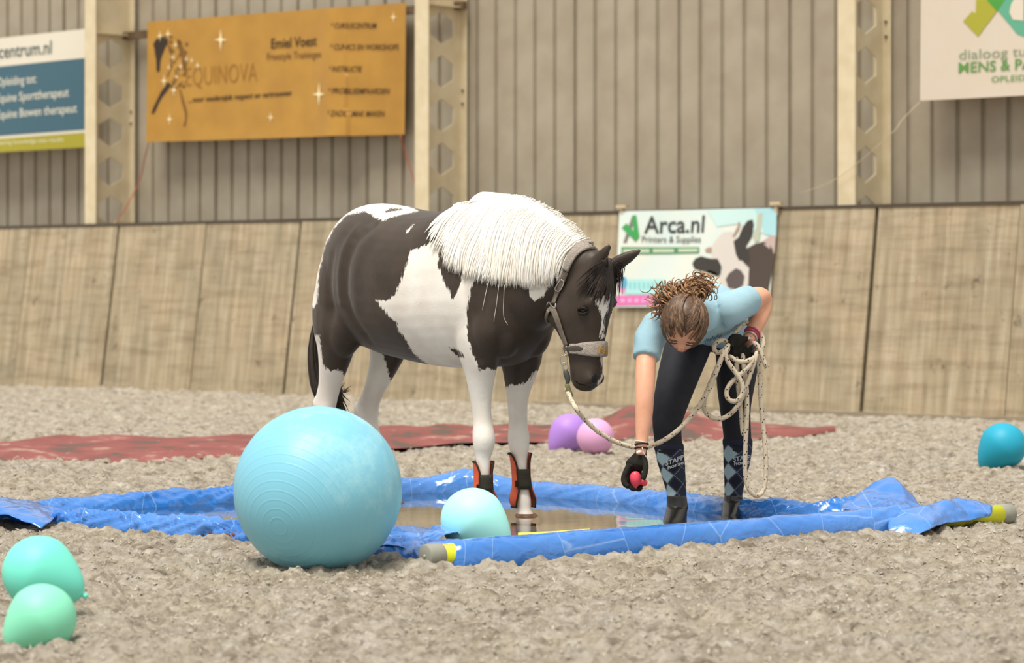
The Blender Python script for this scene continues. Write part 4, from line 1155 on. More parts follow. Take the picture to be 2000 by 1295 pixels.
# eyes and nostrils
def cast(px, py):
    d = Vector(((px - 1000) / FPX, 1, -(py - HZ) / FPX)).normalized()
    h = HB.ray_cast(Vector((0, 0, CAMZ)), d)
    return h[0], h[1]
M_EYE = mat('dark_eye', '120C0A', 0.22, 0.4)
M_LID = mat('dark_skin', '1E1815', 0.55)
for s in (-1, 1):
    if s < 0: p, n = cast(1139, 607)
    else:
        c = Vector(head_pt(1165, 607)) + Vector(HL3) * .25; h = HB.ray_cast(c, -Vector(HL3)); p, n = h[0], h[1]
    p = np.array(p); n = np.array(n); up = np.array([0, 0, 1.0]); t = np.cross(up, n); t /= np.linalg.norm(t); up = np.cross(n, t)
    e = mesh_obj('eye', *ball_vf(p - n * .008, t * .019, up * .014, n * .016, 18, 12), M_EYE, horse)
    for k, sg in ((0.55, 1), (0.4, -1)):
        arc = [p + t * .023 * math.cos(a) + up * sg * .014 * math.sin(a) + n * (.004 + .004 * math.sin(a)) for a in np.linspace(0, math.pi, 9)]
        mesh_obj('eyelid', *tube(arc, [.003, .005, .0065, .0075, .008, .0075, .0065, .005, .003], 8), mat('lid_skin', '241C16', 0.7, 0.2), horse)
p, n = cast(1161, 739); p = np.array(p); n = np.array(n)
t = np.cross([0, 0, 1.0], n); t /= np.linalg.norm(t); up = np.cross(n, t)
mesh_obj('nostril', *ball_vf(p - n * .001, t * .016 + up * .006, up * .021 - t * .006, n * .005, 14, 8), mat('nostril_dark', '0E0A09', 0.7), horse)
mv_ = [np.array(cast(x, y)[0]) for x, y in ((1124, 744), (1132, 750), (1142, 752), (1152, 756))]
mesh_obj('mouth_line', *tube([q for q in mv_], .0022, 6, 3), mat('mouth_dark', '120E0B', .95, .05), horse)

# hair -------------------------------------------------------------------
def lock(P, r, seg=5, flat=.55):
    return tube(P, r, seg, 1, flat)
def surf(u, z, side=-1):
    """world point and depth of the flank at (u, z)"""
    a = Vector(H(u, side * 1.0, z)); d = Vector(UV3((0, -side, 0)))
    h = HB.ray_cast(a, d)
    return (np.array(h[0]), np.array(h[1])) if h[0] is not None else (None, None)
cr = catmull([(c[0], 0, c[1]) for c in crest], 20); crU, crZ = cr[:, 0], cr[:, 2]
shI = lambda u: np.interp(u, [.24, .40, .56, .69, .775], [0, .012, .03, .048, .06])
def mane_end(px_u):   # height of the hair ends along the neck
    return np.interp(px_u, [-.08, -.02, .04, .10, .17, .26, .36, .48, .58, .66, .74], [1.31, 1.31, 1.29, 1.26, 1.165, 1.125, 1.10, 1.085, 1.07, 1.10, 1.14])
mr_ = random.Random(11)
mlocks = []
def ribbon(P, w, th):
    """flat lock lying along the neck: width along the neck, thin across"""
    P = np.array(P); T = np.gradient(P, axis=0); T /= np.linalg.norm(T, axis=1)[:, None]
    A = np.array([UV3((1, 0, .2))] * len(P)); A = A - T * np.sum(A * T, axis=1)[:, None]; A /= np.linalg.norm(A, axis=1)[:, None]
    B = np.cross(T, A)
    return loft([(P[i], A[i] * w[i], B[i] * w[i] * th) for i in range(len(P))], 6, 1)
for i in range(1150):
    u0 = mr_.uniform(.015, .715); top = float(np.interp(u0, crU, crZ)); v0 = float(shI(u0))
    drift = np.interp(u0, [.0, .1, .2, .35, .55, .64, .715], [-.055, -.045, -.015, -.005, -.01, -.03, -.075]) + mr_.uniform(-.022, .018)
    ze = float(mane_end(u0)) + mr_.uniform(-.014, .026)
    if u0 < .14: ze += mr_.uniform(-.02, .09)
    if u0 < .14 and mr_.random() < .55: continue
    lift = mr_.random() ** 2 * .014
    path = []; n = 13
    path.append(H(u0, v0 + mr_.uniform(-.005, .03), top + .010 + lift))
    for k in range(1, n):
        f = k / (n - 1)
        z = top + .014 * (1 - f) + (ze - top) * f
        u = u0 + drift * f ** 1.3 + .004 * math.sin(6 * f + i)
        ps, ns = surf(u, min(z, top - .015))
        if ps is None: continue
        q = Hl(ps); vv = q[1] - (.009 + lift * (1 - .4 * f)) * (1.0 if f > .15 else .6)
        if k == 1: vv = max(vv, -.06)
        path.append(H(u, vv, z))
    if len(path) < 7: continue
    w0 = mr_.uniform(.005, .011)
    r = [w0 * .8] + [w0] * (len(path) - 5) + [w0 * .85, w0 * .6, w0 * .35, w0 * .06]
    mlocks.append(ribbon(path, r, .28))
V, F = join_vf(mlocks)
M_MANE = mat('cream_hair', 'FFFCF6', 0.6, 0.25, var='F7EEDF', vscale=26, stretch=(1, 1, .15), bump=0.5, bscale=140, sheen=.15)
o = mesh_obj('mane', V, F, M_MANE, horse); o['kind'] = 'stuff'
# a thick cushion of mane over the withers and crest
cush = []
for i, u in enumerate(np.linspace(.0, .70, 12)):
    t = float(np.interp(u, crU, crZ)); v0 = float(shI(u)); hgt = np.interp(u, [.0, .04, .09, .2, .7], [.018, .042, .040, .026, .012])
    cush.append((H(u, v0 - .02, t - .02), UV3((0, .05, 0)), UV3((0, 0, .02 + hgt))))
mesh_obj('mane_crest', *loft(cush, 18, 4), M_MANE, horse)
# long single hairs hanging over the breast
for pts in ([(955, 552), (950, 575), (944, 605)], [(976, 555), (972, 590), (966, 628)], [(987, 556), (985, 595), (986, 620), (994, 635)]):
    q = [np.array(cast(*p)[0]) + np.array([-.004, -.008, 0]) for p in pts]
    mesh_obj('long_hair', *tube(q, .0010, 5, 4), M_MANE, horse)
# forelock
fl_ = []
for i in range(190):
    q = mr_.random(); sx = 1180 + 18 * q + mr_.uniform(-4, 4); sy = 507 + 12 * abs(q - .5) + mr_.uniform(-5, 5)
    ex = 1128 + 92 * q ** .9 + mr_.uniform(-8, 6); ey = np.interp(q, [0, .3, .6, .85, 1], [572, 588, 592, 575, 548]) + mr_.uniform(-26, 8)
    mx, my = (sx + ex) / 2 + 10 * q + 3, (sy + ey) / 2 - 12
    path = []
    for f in np.linspace(0, 1, 9):
        x = sx * (1 - f) ** 2 + 2 * f * (1 - f) * mx + f * f * ex; y = sy * (1 - f) ** 2 + 2 * f * (1 - f) * my + f * f * ey
        h, n = cast(x, y)
        dflt = head_pt(x, y, .05 + .03 * f)
        p = np.array(h) if h is not None and abs(h[1] - dflt[1]) < .25 else dflt
        if path and p[1] > path[-1][1] + .045: p = np.array(pt(x, y, path[-1][1] + .02))
        path.append(p)
    path = [np.array(pt(*proj(np.array([p]))[0], p[1] - .012 - .008 * math.sin(3 * k / 8) * mr_.random())) for k, p in enumerate(path)]
    w0 = mr_.uniform(.0025, .005)
    fl_.append(lock(path, [w0 * .7, w0, w0, w0, w0, w0, w0 * .8, w0 * .5, w0 * .1]))
M_FORE = mat('dark_brown_hair', '3A2E27', 0.5, 0.4, var='231B18', vscale=40, stretch=(1, 1, .2))
o = mesh_obj('forelock', *join_vf(fl_), M_FORE, horse); o['kind'] = 'stuff'
# dark and white streaks behind the ears
st = []
for i in range(26):
    x = mr_.uniform(0, 1)
    a = np.array(cast(1118 + 26 * x, 468 + 14 * x)[0] or head_pt(1130, 480)); b = np.array(cast(1096 + 14 * x, 505)[0]); c = np.array(cast(1082 + 10 * x, 545 + 25 * mr_.random())[0])
    off = np.array([-.004, -.012, .004])
    q = catmull([a + off, b + off, c + off], 5)
    st.append((lock(q, np.linspace(.006, .0012, len(q))), x))
o = mesh_obj('neck_streaks', *join_vf([s for s, x in st if x < .55]), M_FORE, horse); o['kind'] = 'stuff'
o = mesh_obj('neck_streaks_pale', *join_vf([s for s, x in st if x >= .55]), M_MANE, horse); o['kind'] = 'stuff'
# tail
tl = []
for i in range(230):
    a = mr_.uniform(-1, 1); b = mr_.uniform(-1, 1); e = mr_.uniform(.0, 1)
    pts = [H(-1.0, a * .018, 1.30), H(-1.055, a * .03, 1.20), H(-1.095 - .01 * b, a * .05 - .045, 1.00), H(-1.115 + .02 * b, a * .065 - .07, .78), H(-1.095 + .035 * b, a * .07 - .05, .58), H(-1.06 + .05 * b, a * .06 - .01, .40 + .22 * e)]
    q = catmull(pts, 4); w0 = mr_.uniform(.005, .009)
    tl.append(lock(q, np.r_[np.full(len(q) - 4, w0), w0 * .8, w0 * .55, w0 * .35, w0 * .1]))
M_TAIL = mat('black_hair', '241D1A', 0.45, 0.4, var='3A302A', vscale=30, stretch=(1, 1, .15))
o = mesh_obj('tail', *join_vf(tl), M_TAIL, horse); o['kind'] = 'stuff'
# ------------------------------------------------------------------ tack
def strap(P, N, width, th=0.004, closed=False, sub=4):
    """band lying on a surface: points, outward normals, width across"""
    P = np.array(P); N = np.array(N); wdt = np.full(len(P), width) if np.isscalar(width) else np.array(width)
    if closed: P = np.vstack([P, P[:1]]); N = np.vstack([N, N[:1]]); wdt = np.r_[wdt, wdt[0]]
    Q = catmull(np.column_stack([P, N, wdt]), sub); P, N, wdt = Q[:, :3], Q[:, 3:6], Q[:, 6]
    T = np.gradient(P, axis=0)
    if closed: T[0] = T[-1] = P[1] - P[-2]
    W = np.cross(N, T); W /= np.linalg.norm(W, axis=1)[:, None]; N = N / np.linalg.norm(N, axis=1)[:, None]
    return loft([(P[i] + N[i] * th * .5, W[i] * wdt[i] / 2, N[i] * th) for i in range(len(P))], 12, 1, 4.0)
def on_head(pts, off=.004):
    P = []; N = []
    for x, y in pts:
        h, n = cast(x, y); k = 0
        while (h is None or h[1] > 12.75) and k < 40: k += 1; x += 1 if x < 1150 else -1; h, n = cast(x, y)
        P.append(np.array(h) + np.array(n) * off); N.append(np.array(n))
    return P, N
def mirror_head(P, N):
    f = lambda p: p - 2 * ((p - PW) @ HL3) * HL3
    return [f(p) for p in P], [n - 2 * (n @ HL3) * HL3 for n in N]
M_LEATH = mat('grey_brown_webbing', '82776A', 0.7, 0.3, var='6E6458', vscale=40)
M_TAB = mat('dark_leather', '4F4840', 0.6, 0.4)
M_FLEECE = mat('pale_fleece', 'B9AFA6', 0.95, 0.1, var='A3988E', vscale=120, bump=0.8, bscale=300)
M_METAL = mat('worn_steel', 'C9C4BA', 0.3, 0.5, metal=0.9)
M_GOLD = mat('gold_thread', 'B88A2E', 0.45, 0.5)
halter = thing('halter', 'grey webbing halter with pale fleece noseband on the horse', 'halter', tuple(head_pt(1140, 682)))
# noseband: ring round the nose
cN = (head_pt(1176, 681) + head_pt(1112, 681)) / 2; aN = np.array([HF[0], HF[1], 0.0])
P = []; N = []; Wd = []
for i in range(28):
    a = 2 * math.pi * i / 28; d = aN * math.cos(a) + HL3 * math.sin(a)
    h = HB.ray_cast(Vector(cN + d * .3), Vector(-d))
    P.append(np.array(h[0]) + d * .007); N.append(d); Wd.append(.046 + .024 * max(0, math.cos(a)))
def chain(i0, i1):
    idx = [k % 28 for k in range(i0, i1 + 1)]
    return [P[k] for k in idx], [N[k] for k in idx], [Wd[k] for k in idx]
fp, fn, fw = chain(-9, 9)
mesh_obj('fleece_noseband', *strap(fp, fn, fw, .009), M_FLEECE, halter)
fp, fn, fw = chain(9, 19)
mesh_obj('chin_strap', *strap(fp, fn, .024, .004), M_LEATH, halter)
tabP, tabN = on_head([(1114, 682), (1124, 681), (1134, 680), (1142, 680)], .017)
mesh_obj('leather_tab', *strap(tabP, tabN, [.030, .030, .028, .008], .003), M_TAB, halter)
# gold initials stitched on the fleece
V, F = text_vf('Ki', 0, 0.02)
X_ = [v[0] for v in V]; x0, x1 = min(X_), max(X_); W_ = []
for v in V:
    px = 1169 + 18 * (v[0] - x0) / (x1 - x0); py = 690 - v[1] / .69 * 14
    W_.append((px, py))
nb = [o for o in halter.children if o.name.startswith('fleece')][0]
BVN = BVHTree.FromPolygons([v.co for v in nb.data.vertices], [tuple(p.vertices) for p in nb.data.polygons])
VV = []
for px, py in W_:
    d = Vector(((px - 1000) / FPX, 1, -(py - HZ) / FPX)).normalized(); h = BVN.ray_cast(Vector((0, 0, CAMZ)), d)
    hit = h[0] if h[0] is not None else (VV[-1] if VV else Vector(cN))
    VV.append(hit - d * .004)
o = mesh_obj('stitched_initials', VV, F, M_GOLD, halter, False); o['kind'] = 'stuff'; o['label'] = 'gold stitched letters on the noseband'
cheek = [(1108, 674), (1103, 660), (1097, 643), (1091, 627), (1085, 611), (1082, 604)]
upper = [(1083, 594), (1088, 578), (1094, 562), (1100, 546), (1106, 530)]
crown = [(1106, 528), (1112, 512), (1120, 498), (1130, 488), (1142, 482), (1152, 481)]
for mir_ in (False, True):
    for nm, pth, wd, m_, th in (('cheek_strap', cheek, .029, M_LEATH, .004), ('upper_strap', upper, .028, M_LEATH, .004), ('crown_pad', crown, [.030, .038, .042, .046, .05, .05], M_FLEECE, .008)):
        P_, N_ = on_head(pth, .006)
        if mir_: P_, N_ = mirror_head(P_, N_)
        mesh_obj(nm, *strap(P_, N_, wd, th), m_, halter)
# crown piece over the poll
P_, N_ = on_head([(1142, 482), (1152, 481)], .006); Pm, Nm = mirror_head(P_, N_)
top = (P_[1] + Pm[1]) / 2; top = top + np.array([0, 0, .010])
mesh_obj('crown_pad', *strap([P_[0], P_[1], top, Pm[1], Pm[0]], [N_[0], N_[1], np.array([-.3, -.3, 1.0]), Nm[1], Nm[0]], .05, .008), M_FLEECE, halter)
# throat strap
P_, N_ = on_head([(1081, 603), (1075, 606), (1072, 612)], .006); Pm, Nm = mirror_head(P_, N_)
low = (P_[2] + Pm[2]) / 2 + np.array([-.05, .04, -.035])
mesh_obj('throat_strap', *strap([P_[0], P_[1], P_[2], low, Pm[2], Pm[1]], [N_[0], N_[1], N_[2], np.array([-.7, .3, -.5]), Nm[2], Nm[1]], .022, .004), M_LEATH, halter)
def wire_ring(pts, r, closed=True, name='metal_ring', off=.012, parent=halter):
    P_, N_ = on_head(pts, off)
    if closed: P_ = P_ + [P_[0], P_[1]]
    mesh_obj(name, *tube(P_, r, 8, 4), M_METAL, parent)
wire_ring([(1097, 545), (1104, 549), (1103, 560), (1097, 569), (1089, 566), (1086, 560)], .0028, name='buckle')
wire_ring([(1072, 596), (1076, 590), (1080, 598), (1087, 602), (1089, 594)], .0028, False, name='halter_ring')
wire_ring([(1099, 679), (1111, 676), (1114, 690), (1103, 694)], .0032, name='square_ring')
# hanging ring, snap hook
c0 = on_head([(1108, 692)])[0][0] + np.array([-.012, -.03, 0]); dref = c0[1]
ring = [np.array(pt(1101 + 7 * math.cos(a), 704 + 10 * math.sin(a), dref + .004 * math.sin(a))) for a in np.linspace(0, 2 * math.pi + .5, 14)]
mesh_obj('lead_ring', *tube(ring, .0022, 8, 3), M_METAL, halter)

# ------------------------------------------------------------------ lead rope
M_ROPE = mat('beige_rope', 'D3C6B1', 0.8, 0.2, var='C6B79F', vscale=50, bump=0.3, bscale=260)
M_FLECK = mat('black_fleck', '241E1A', 0.8, 0.2)
rope = thing('lead_rope', 'beige rope with black flecks running from the halter to the coil in her left hand', 'rope', tuple(pt(1455, 970, 12.3)))
def rope_run(pts, r=.0106, name='rope_run'):
    Pq = catmull([tuple(pt(*p)) for p in pts], 8)
    d = np.r_[0, np.cumsum(np.linalg.norm(np.diff(Pq, axis=0), axis=1))]
    n = max(6, int(d[-1] / .012)); s = np.linspace(0, d[-1], n)
    Pq = np.column_stack([np.interp(s, d, Pq[:, k]) for k in range(3)])
    for _ in range(2): Pq[1:-1] = .5 * Pq[1:-1] + .25 * (Pq[:-2] + Pq[2:])
    rad = np.full(n, r); rad[0] = rad[-1] = r * .6
    o = mesh_obj(name, *tube(Pq, rad, 12), M_ROPE, rope)
    T, Nn, Bb = frames(Pq); fl = []
    k = 0; pos = .02
    while pos < d[-1] - .01:
        i = int(np.searchsorted(s, pos)); i = min(i, n - 2)
        for j in range(3):
            for dd, da in ((0, 0), (.011, .75)):
                a = j * math.pi / 1.5 + k * .9 + da; i2 = min(i + int(round(dd / .012)), n - 1)
                nn = Nn[i2] * math.cos(a) + Bb[i2] * math.sin(a); bb = np.cross(T[i2], nn)
                fl.append(ball_vf(Pq[i2] + nn * r * .97, T[i2] * .0042 + bb * .0016, bb * .0030, nn * .0012, 6, 3))
        pos += .052; k += 1
    if fl:
        f = mesh_obj('flecks', *join_vf(fl), M_FLECK, o); f['kind'] = 'stuff'
    return o
rope_run([(1106, 757, dref), (1110, 768, dref), (1122, 793, 12.06), (1142, 819, 12.09), (1168, 843, 12.12), (1200, 862, 12.15), (1230, 872, 12.17), (1256, 874, 12.18), (1282, 867, 12.18), (1312, 850, 12.18), (1342, 823, 12.19), (1366, 792, 12.2), (1386, 758, 12.2), (1400, 724, 12.2), (1412, 692, 12.22), (1420, 676, 12.26)])
rope_run([(1424, 680, 12.27), (1409, 700, 12.235), (1390, 742, 12.235), (1378, 772, 12.24), (1374, 795, 12.24), (1383, 811, 12.25), (1402, 819, 12.25), (1422, 812, 12.26), (1441, 793, 12.26), (1452, 770, 12.26), (1463, 738, 12.255), (1474, 704, 12.26), (1478, 686, 12.28)])
rope_run([(1426, 672, 12.28), (1414, 664, 12.26), (1399, 668, 12.25), (1393, 680, 12.25), (1401, 691, 12.25), (1412, 686, 12.25), (1422, 676, 12.27)])
rope_run([(1424, 672, 12.25), (1417, 686, 12.225), (1421, 706, 12.22), (1437, 728, 12.22), (1449, 748, 12.22), (1451, 767, 12.22), (1443, 781, 12.22), (1430, 785, 12.225), (1420, 777, 12.23), (1419, 762, 12.235), (1430, 745, 12.24), (1448, 730, 12.24), (1464, 714, 12.24), (1472, 696, 12.26)])
rope_run([(1424, 694, 12.26), (1440, 706, 12.235), (1458, 706, 12.235), (1470, 700, 12.25)])
rope_run([(1438, 690, 12.30), (1440, 730, 12.29), (1443, 765, 12.29), (1447, 800, 12.28), (1450, 835, 12.28), (1452, 851, 12.28)])
rope_run([(1450, 690, 12.30), (1454, 725, 12.285), (1458, 760, 12.28), (1459, 800, 12.27), (1457, 850, 12.27), (1455, 900, 12.27), (1457, 938, 12.27), (1466, 961, 12.27), (1478, 969, 12.28), (1490, 960, 12.30), (1496, 930, 12.31), (1495, 880, 12.32), (1490, 825, 12.33), (1486, 780, 12.33), (1484, 735, 12.33), (1481, 700, 12.33), (1476, 676, 12.33)])
rope_run([(1470, 668, 12.30), (1480, 674, 12.29), (1488, 694, 12.29), (1497, 718, 12.29)])
rope_run([(1432, 656, 12.30), (1440, 645, 12.33), (1452, 632, 12.40), (1466, 632, 12.44), (1480, 645, 12.43), (1490, 660, 12.40), (1490, 676, 12.37), (1484, 690, 12.34)])
# snap hook at the halter
snap = thing('snap_hook', 'dark snap hook joining the rope to the halter ring', 'hook', tuple(pt(1103, 735, dref)))
mesh_obj('hook_body', *tube([pt(1104, 722, dref), pt(1106, 730, dref), pt(1109, 742, dref), pt(1107, 752, dref)], [.009, .0135, .0115, .006], 12, 3), mat('dark_snap', '4A4A44', 0.5), snap)
mesh_obj('hook_bow', *tube([pt(1103, 724, dref), pt(1098, 716, dref), pt(1101, 709, dref), pt(1108, 712, dref), pt(1109, 722, dref)], .0032, 8, 4), M_METAL, snap)
mesh_obj('rope_whipping', *tube([pt(1107, 750, dref), pt(1111, 764, dref), pt(1116, 776, dref + .002)], [.010, .012, .011], 10, 3), mat('olive_whipping', '6F6C4E', 0.8), snap)

# ------------------------------------------------------------------ tendon boots on the forelegs
M_ORANGE = mat('orange_shell', 'D4572B', 0.4, 0.5, var='C24B22', vscale=30)
M_BLKTRIM = mat('black_neoprene', '26241F', 0.75, 0.3)
M_BAND = mat('black_elastic', '37352D', 0.85, 0.2, bump=0.4, bscale=220)
def tendon_boot(L_, y0, y1, label, sgn):
    # leg centre line between the two photo rows
    rows = [(p[1], Hl(hp(p[0], p[1], p[2])), p[3], p[4]) for p in L_]
    ys = [r[0] for r in rows]
    def at_(y):
        c = np.array([np.interp(y, ys, [r[1][k] for r in rows]) for k in range(3)])
        return c, np.interp(y, ys, [r[2] for r in rows]), np.interp(y, ys, [r[3] for r in rows])
    c_, _, _ = at_(y1)
    root = thing('tendon_boot', label, 'leg boot', tuple(H(*c_)), 'orange and black tendon boots')
    n = 14; A0 = math.radians(36); R0 = -.42
    for side in (-1, 1):           # inner and outer shell
        V = []; m = 12; nn = n + 1
        for th in (0, .005):
            for i in range(nn):
                f = i / n; y = y0 + (y1 - y0) * f; c, ru, rv = at_(y)
                flare = .009 + .012 * math.exp(-((f - .84) / .16) ** 2)
                a_open = A0 + .55 * (abs(f - .5) * 2) ** 3 * (1 if f < .5 else .6)
                for j in range(m + 1):
                    a = R0 + side * (a_open + (math.pi * .94 - a_open) * j / m)
                    V.append(H(c[0] + (ru + flare + th) * math.cos(a), c[1] + (rv + flare + th) * math.sin(a), c[2]))
        F = []; q = nn * (m + 1); idx = lambda t, i, j: t * q + i * (m + 1) + j
        for i in range(n):
            for j in range(m):
                F.append((idx(1, i, j), idx(1, i, j + 1), idx(1, i + 1, j + 1), idx(1, i + 1, j))); F.append((idx(0, i, j), idx(0, i + 1, j), idx(0, i + 1, j + 1), idx(0, i, j + 1)))
            F.append((idx(1, i, 0), idx(1, i + 1, 0), idx(0, i + 1, 0), idx(0, i, 0))); F.append((idx(0, i, m), idx(0, i + 1, m), idx(1, i + 1, m), idx(1, i, m)))
        for j in range(m):
            F.append((idx(1, 0, j), idx(0, 0, j), idx(0, 0, j + 1), idx(1, 0, j + 1))); F.append((idx(1, n, j), idx(1, n, j + 1), idx(0, n, j + 1), idx(0, n, j)))
        sh = mesh_obj('shell', V, F, M_ORANGE, root)
        edge = [V[idx(1, i, 0)] for i in range(nn)]
        lower = [V[idx(1, n, j)] for j in range(m + 1)]; upper_ = [V[idx(1, 0, j)] for j in range(m, -1, -1)]
        mesh_obj('shell_trim', *tube(np.array(upper_ + edge[1:] + lower[1:]), .0045, 8), M_BLKTRIM, sh)
    ya, yb = y0 + (y1 - y0) * .28, y0 + (y1 - y0) * .66
    rings = []
    for f in np.linspace(0, 1, 5):
        c, ru, rv = at_(ya + (yb - ya) * f)
        rings.append((H(*c), UV3((ru + .014, 0, 0)), UV3((0, rv + .014, 0))))
    # strap round the front only: part of a ring
    V = []; F = []; m = 18
    for th in (0, .004):
        for c, A, B in rings:
            for j in range(m + 1):
                a = R0 - .8 + 1.6 * j / m
                V.append(c + A * math.cos(a) * (1 + th * 18) + B * math.sin(a) * (1 + th * 18))
    q = 5 * (m + 1); idx = lambda t, i, j: t * q + i * (m + 1) + j
    for i in range(4):
        for j in range(m):
            F.append((idx(1, i, j), idx(1, i, j + 1), idx(1, i + 1, j + 1), idx(1, i + 1, j))); F.append((idx(0, i, j), idx(0, i + 1, j), idx(0, i + 1, j + 1), idx(0, i, j + 1)))
    for j in range(m):
        F.append((idx(1, 0, j), idx(0, 0, j), idx(0, 0, j + 1), idx(1, 0, j + 1))); F.append((idx(1, 4, j), idx(1, 4, j + 1), idx(0, 4, j + 1), idx(0, 4, j)))
    for i in range(4):
        F.append((idx(1, i, 0), idx(1, i + 1, 0), idx(0, i + 1, 0), idx(0, i, 0))); F.append((idx(0, i, m), idx(0, i + 1, m), idx(1, i + 1, m), idx(1, i, m)))
    mesh_obj('strap', V, F, M_BAND, root)
    c, ru, rv = at_((ya + yb) / 2)
    tip = H(c[0] + .02, c[1] - rv - .022, c[2] - .02)
    mesh_obj('strap_tab', *box_vf(tip, UV3((.016, -.016, 0)), UV3((.002, .002, 0)), UV3((0, 0, .014))), M_BLKTRIM, root, False)
tendon_boot(LEG_RF, 902, 988, 'orange and black tendon boot half hidden behind the cyan balloon', -1)
tendon_boot(LEG_LF, 886, 990, 'orange and black tendon boot in full view on the foreleg nearer the woman', 1)
# ------------------------------------------------------------------ woman bending forward
A3 = lambda *p: np.array(tuple(pt(*p)))
def unit(v): v = np.asarray(v, float); return v / np.linalg.norm(v)
def limb(pts, extra=0.0, seg=20, sub=4, squash=1.0):
    """pts: px, py, depth, radius"""
    P = np.array([np.r_[A3(x, y, d), r + extra] for x, y, d, r in pts]); Q = catmull(P, sub)
    T, N, B = frames(Q[:, :3])
    return loft([(Q[i, :3], N[i] * Q[i, 3], B[i] * Q[i, 3] * squash) for i in range(len(Q))], seg, 1)
TORSO = [(1402, 640, 12.90, .120, .095, 0), (1400, 634, 12.82, .168, .122, 0), (1394, 624, 12.70, .150, .112, .2), (1385, 614, 12.56, .140, .112, .5), (1375, 611, 12.44, .158, .122, .8), (1362, 614, 12.32, .172, .120, 1), (1353, 619, 12.23, .140, .075, 1), (1348, 622, 12.19, .060, .050, 1)]
def torso(rows, e=0.0, seg=36):
    out = []
    for x, y, d, w_, t, k in rows:
        lat = unit(np.array([.97, .24, .0]) * (1 - k) + np.array([.955, .13, .25]) * k); axis = unit([-.12, -.99, .08]); thk = unit(np.cross(lat, axis))
        out.append((A3(x, y, d), lat * (w_ + e), thk * (t + e)))
    return loft(out, seg, 4, 2.3)
LEGR = [(1356, 640, 12.80, .102), (1345, 672, 12.76, .106), (1334, 705, 12.68, .100), (1320, 750, 12.56, .089), (1308, 795, 12.46, .076), (1303, 826, 12.42, .066), (1304, 850, 12.43, .062), (1307, 878, 12.45, .062), (1311, 905, 12.47, .058), (1316, 932, 12.49, .050), (1321, 960, 12.50, .041), (1323, 990, 12.50, .040)]
LEGL = [(1434, 634, 12.88, .102), (1440, 668, 12.86, .106), (1440, 705, 12.83, .099), (1437, 750, 12.79, .088), (1436, 795, 12.77, .072), (1438, 826, 12.78, .066), (1440, 850, 12.80, .064), (1441, 876, 12.82, .064), (1439, 905, 12.84, .058), (1436, 932, 12.85, .048), (1433, 960, 12.86, .039), (1431, 990, 12.86, .038)]
ARMR = [(1277, 640, 12.22, .056), (1268, 668, 12.18, .052), (1262, 705, 12.13, .046), (1260, 745, 12.08, .044), (1259, 775, 12.06, .042), (1258, 805, 12.05, .039), (1256, 832, 12.04, .034), (1254, 855, 12.03, .028), (1253, 872, 12.02, .0245), (1251, 890, 12.01, .022)]
ARML = [(1426, 604, 12.25, .058), (1444, 594, 12.33, .056), (1464, 588, 12.42, .055), (1481, 582, 12.49, .051), (1489, 586, 12.53, .045), (1487, 604, 12.51, .045), (1481, 622, 12.47, .043), (1473, 642, 12.42, .035), (1466, 658, 12.38, .028), (1458, 668, 12.35, .024)]
# head frame
HC = A3(1337, 628, 12.02)
hf = unit([-.14, -.38, -.91]); hu = np.array([-.02, -.91, .40]); hu = unit(hu - hf * (hu @ hf)); hs = np.cross(hu, hf)
def hd(h, f, s): return HC + hu * h + hf * f + hs * s
K_ = 1.10
HEADR = [(.108, -.005, .018, .018), (.098, -.004, .052, .046), (.075, -.002, .080, .066), (.035, 0, .096, .075), (-.005, .002, .097, .075), (-.045, .010, .088, .067), (-.080, .026, .064, .054), (-.106, .043, .038, .036), (-.118, .050, .016, .016)]
head = loft([(hd(h * K_, f * K_, 0), hf * d * K_, hs * w_ * K_) for h, f, d, w_ in HEADR], 30, 4, 2.1)
skin = [head, torso(TORSO, -.006), limb(LEGR, -.006), limb(LEGL, -.006), limb(ARMR), limb(ARML)]
skin.append(tube([A3(1348, 624, 12.20), A3(1344, 627, 12.12), hd(-.06, -.02, 0)], [.060, .054, .052], 20, 4))
skin.append(loft([(hd(.012, .100, 0), hs * .009, hu * .006), (hd(-.008, .112, 0), hs * .011, hu * .010), (hd(-.028, .124, 0), hs * .015, hu * .013), (hd(-.042, .118, 0), hs * .017, hu * .010), (hd(-.05, .100, 0), hs * .012, hu * .006)], 12, 3))   # nose
for s in (-1, 1):
    skin.append(ball_vf(hd(-.012, -.006, s * .086), hs * .010, hu * .032, hf * .020, 12, 8))     # ears
    skin.append(ball_vf(hd(.016, .094, s * .034), hs * .026, hu * .010, hf * .012, 12, 8))       # brows
    skin.append(ball_vf(hd(-.036, .078, s * .042), hs * .026, hu * .022, hf * .022, 12, 8))      # cheeks
skin.append(ball_vf(hd(-.075, .094, 0), hs * .024, hu * .009, hf * .012, 14, 8)); skin.append(ball_vf(hd(-.112, .082, 0), hs * .022, hu * .016, hf * .018, 14, 8))
SK = remesh('body', skin, 0.0065, 7, 0.55)
woman = thing('person', 'woman in light blue shirt and dark leggings bending over to hold a red toy', 'person', (0.89, 12.6, 0))
M_SKIN = mat('skin', 'E0A88A', 0.5, 0.4, var='D89C7E', vscale=14, sss=0.08)
link('body', SK, M_SKIN, woman)
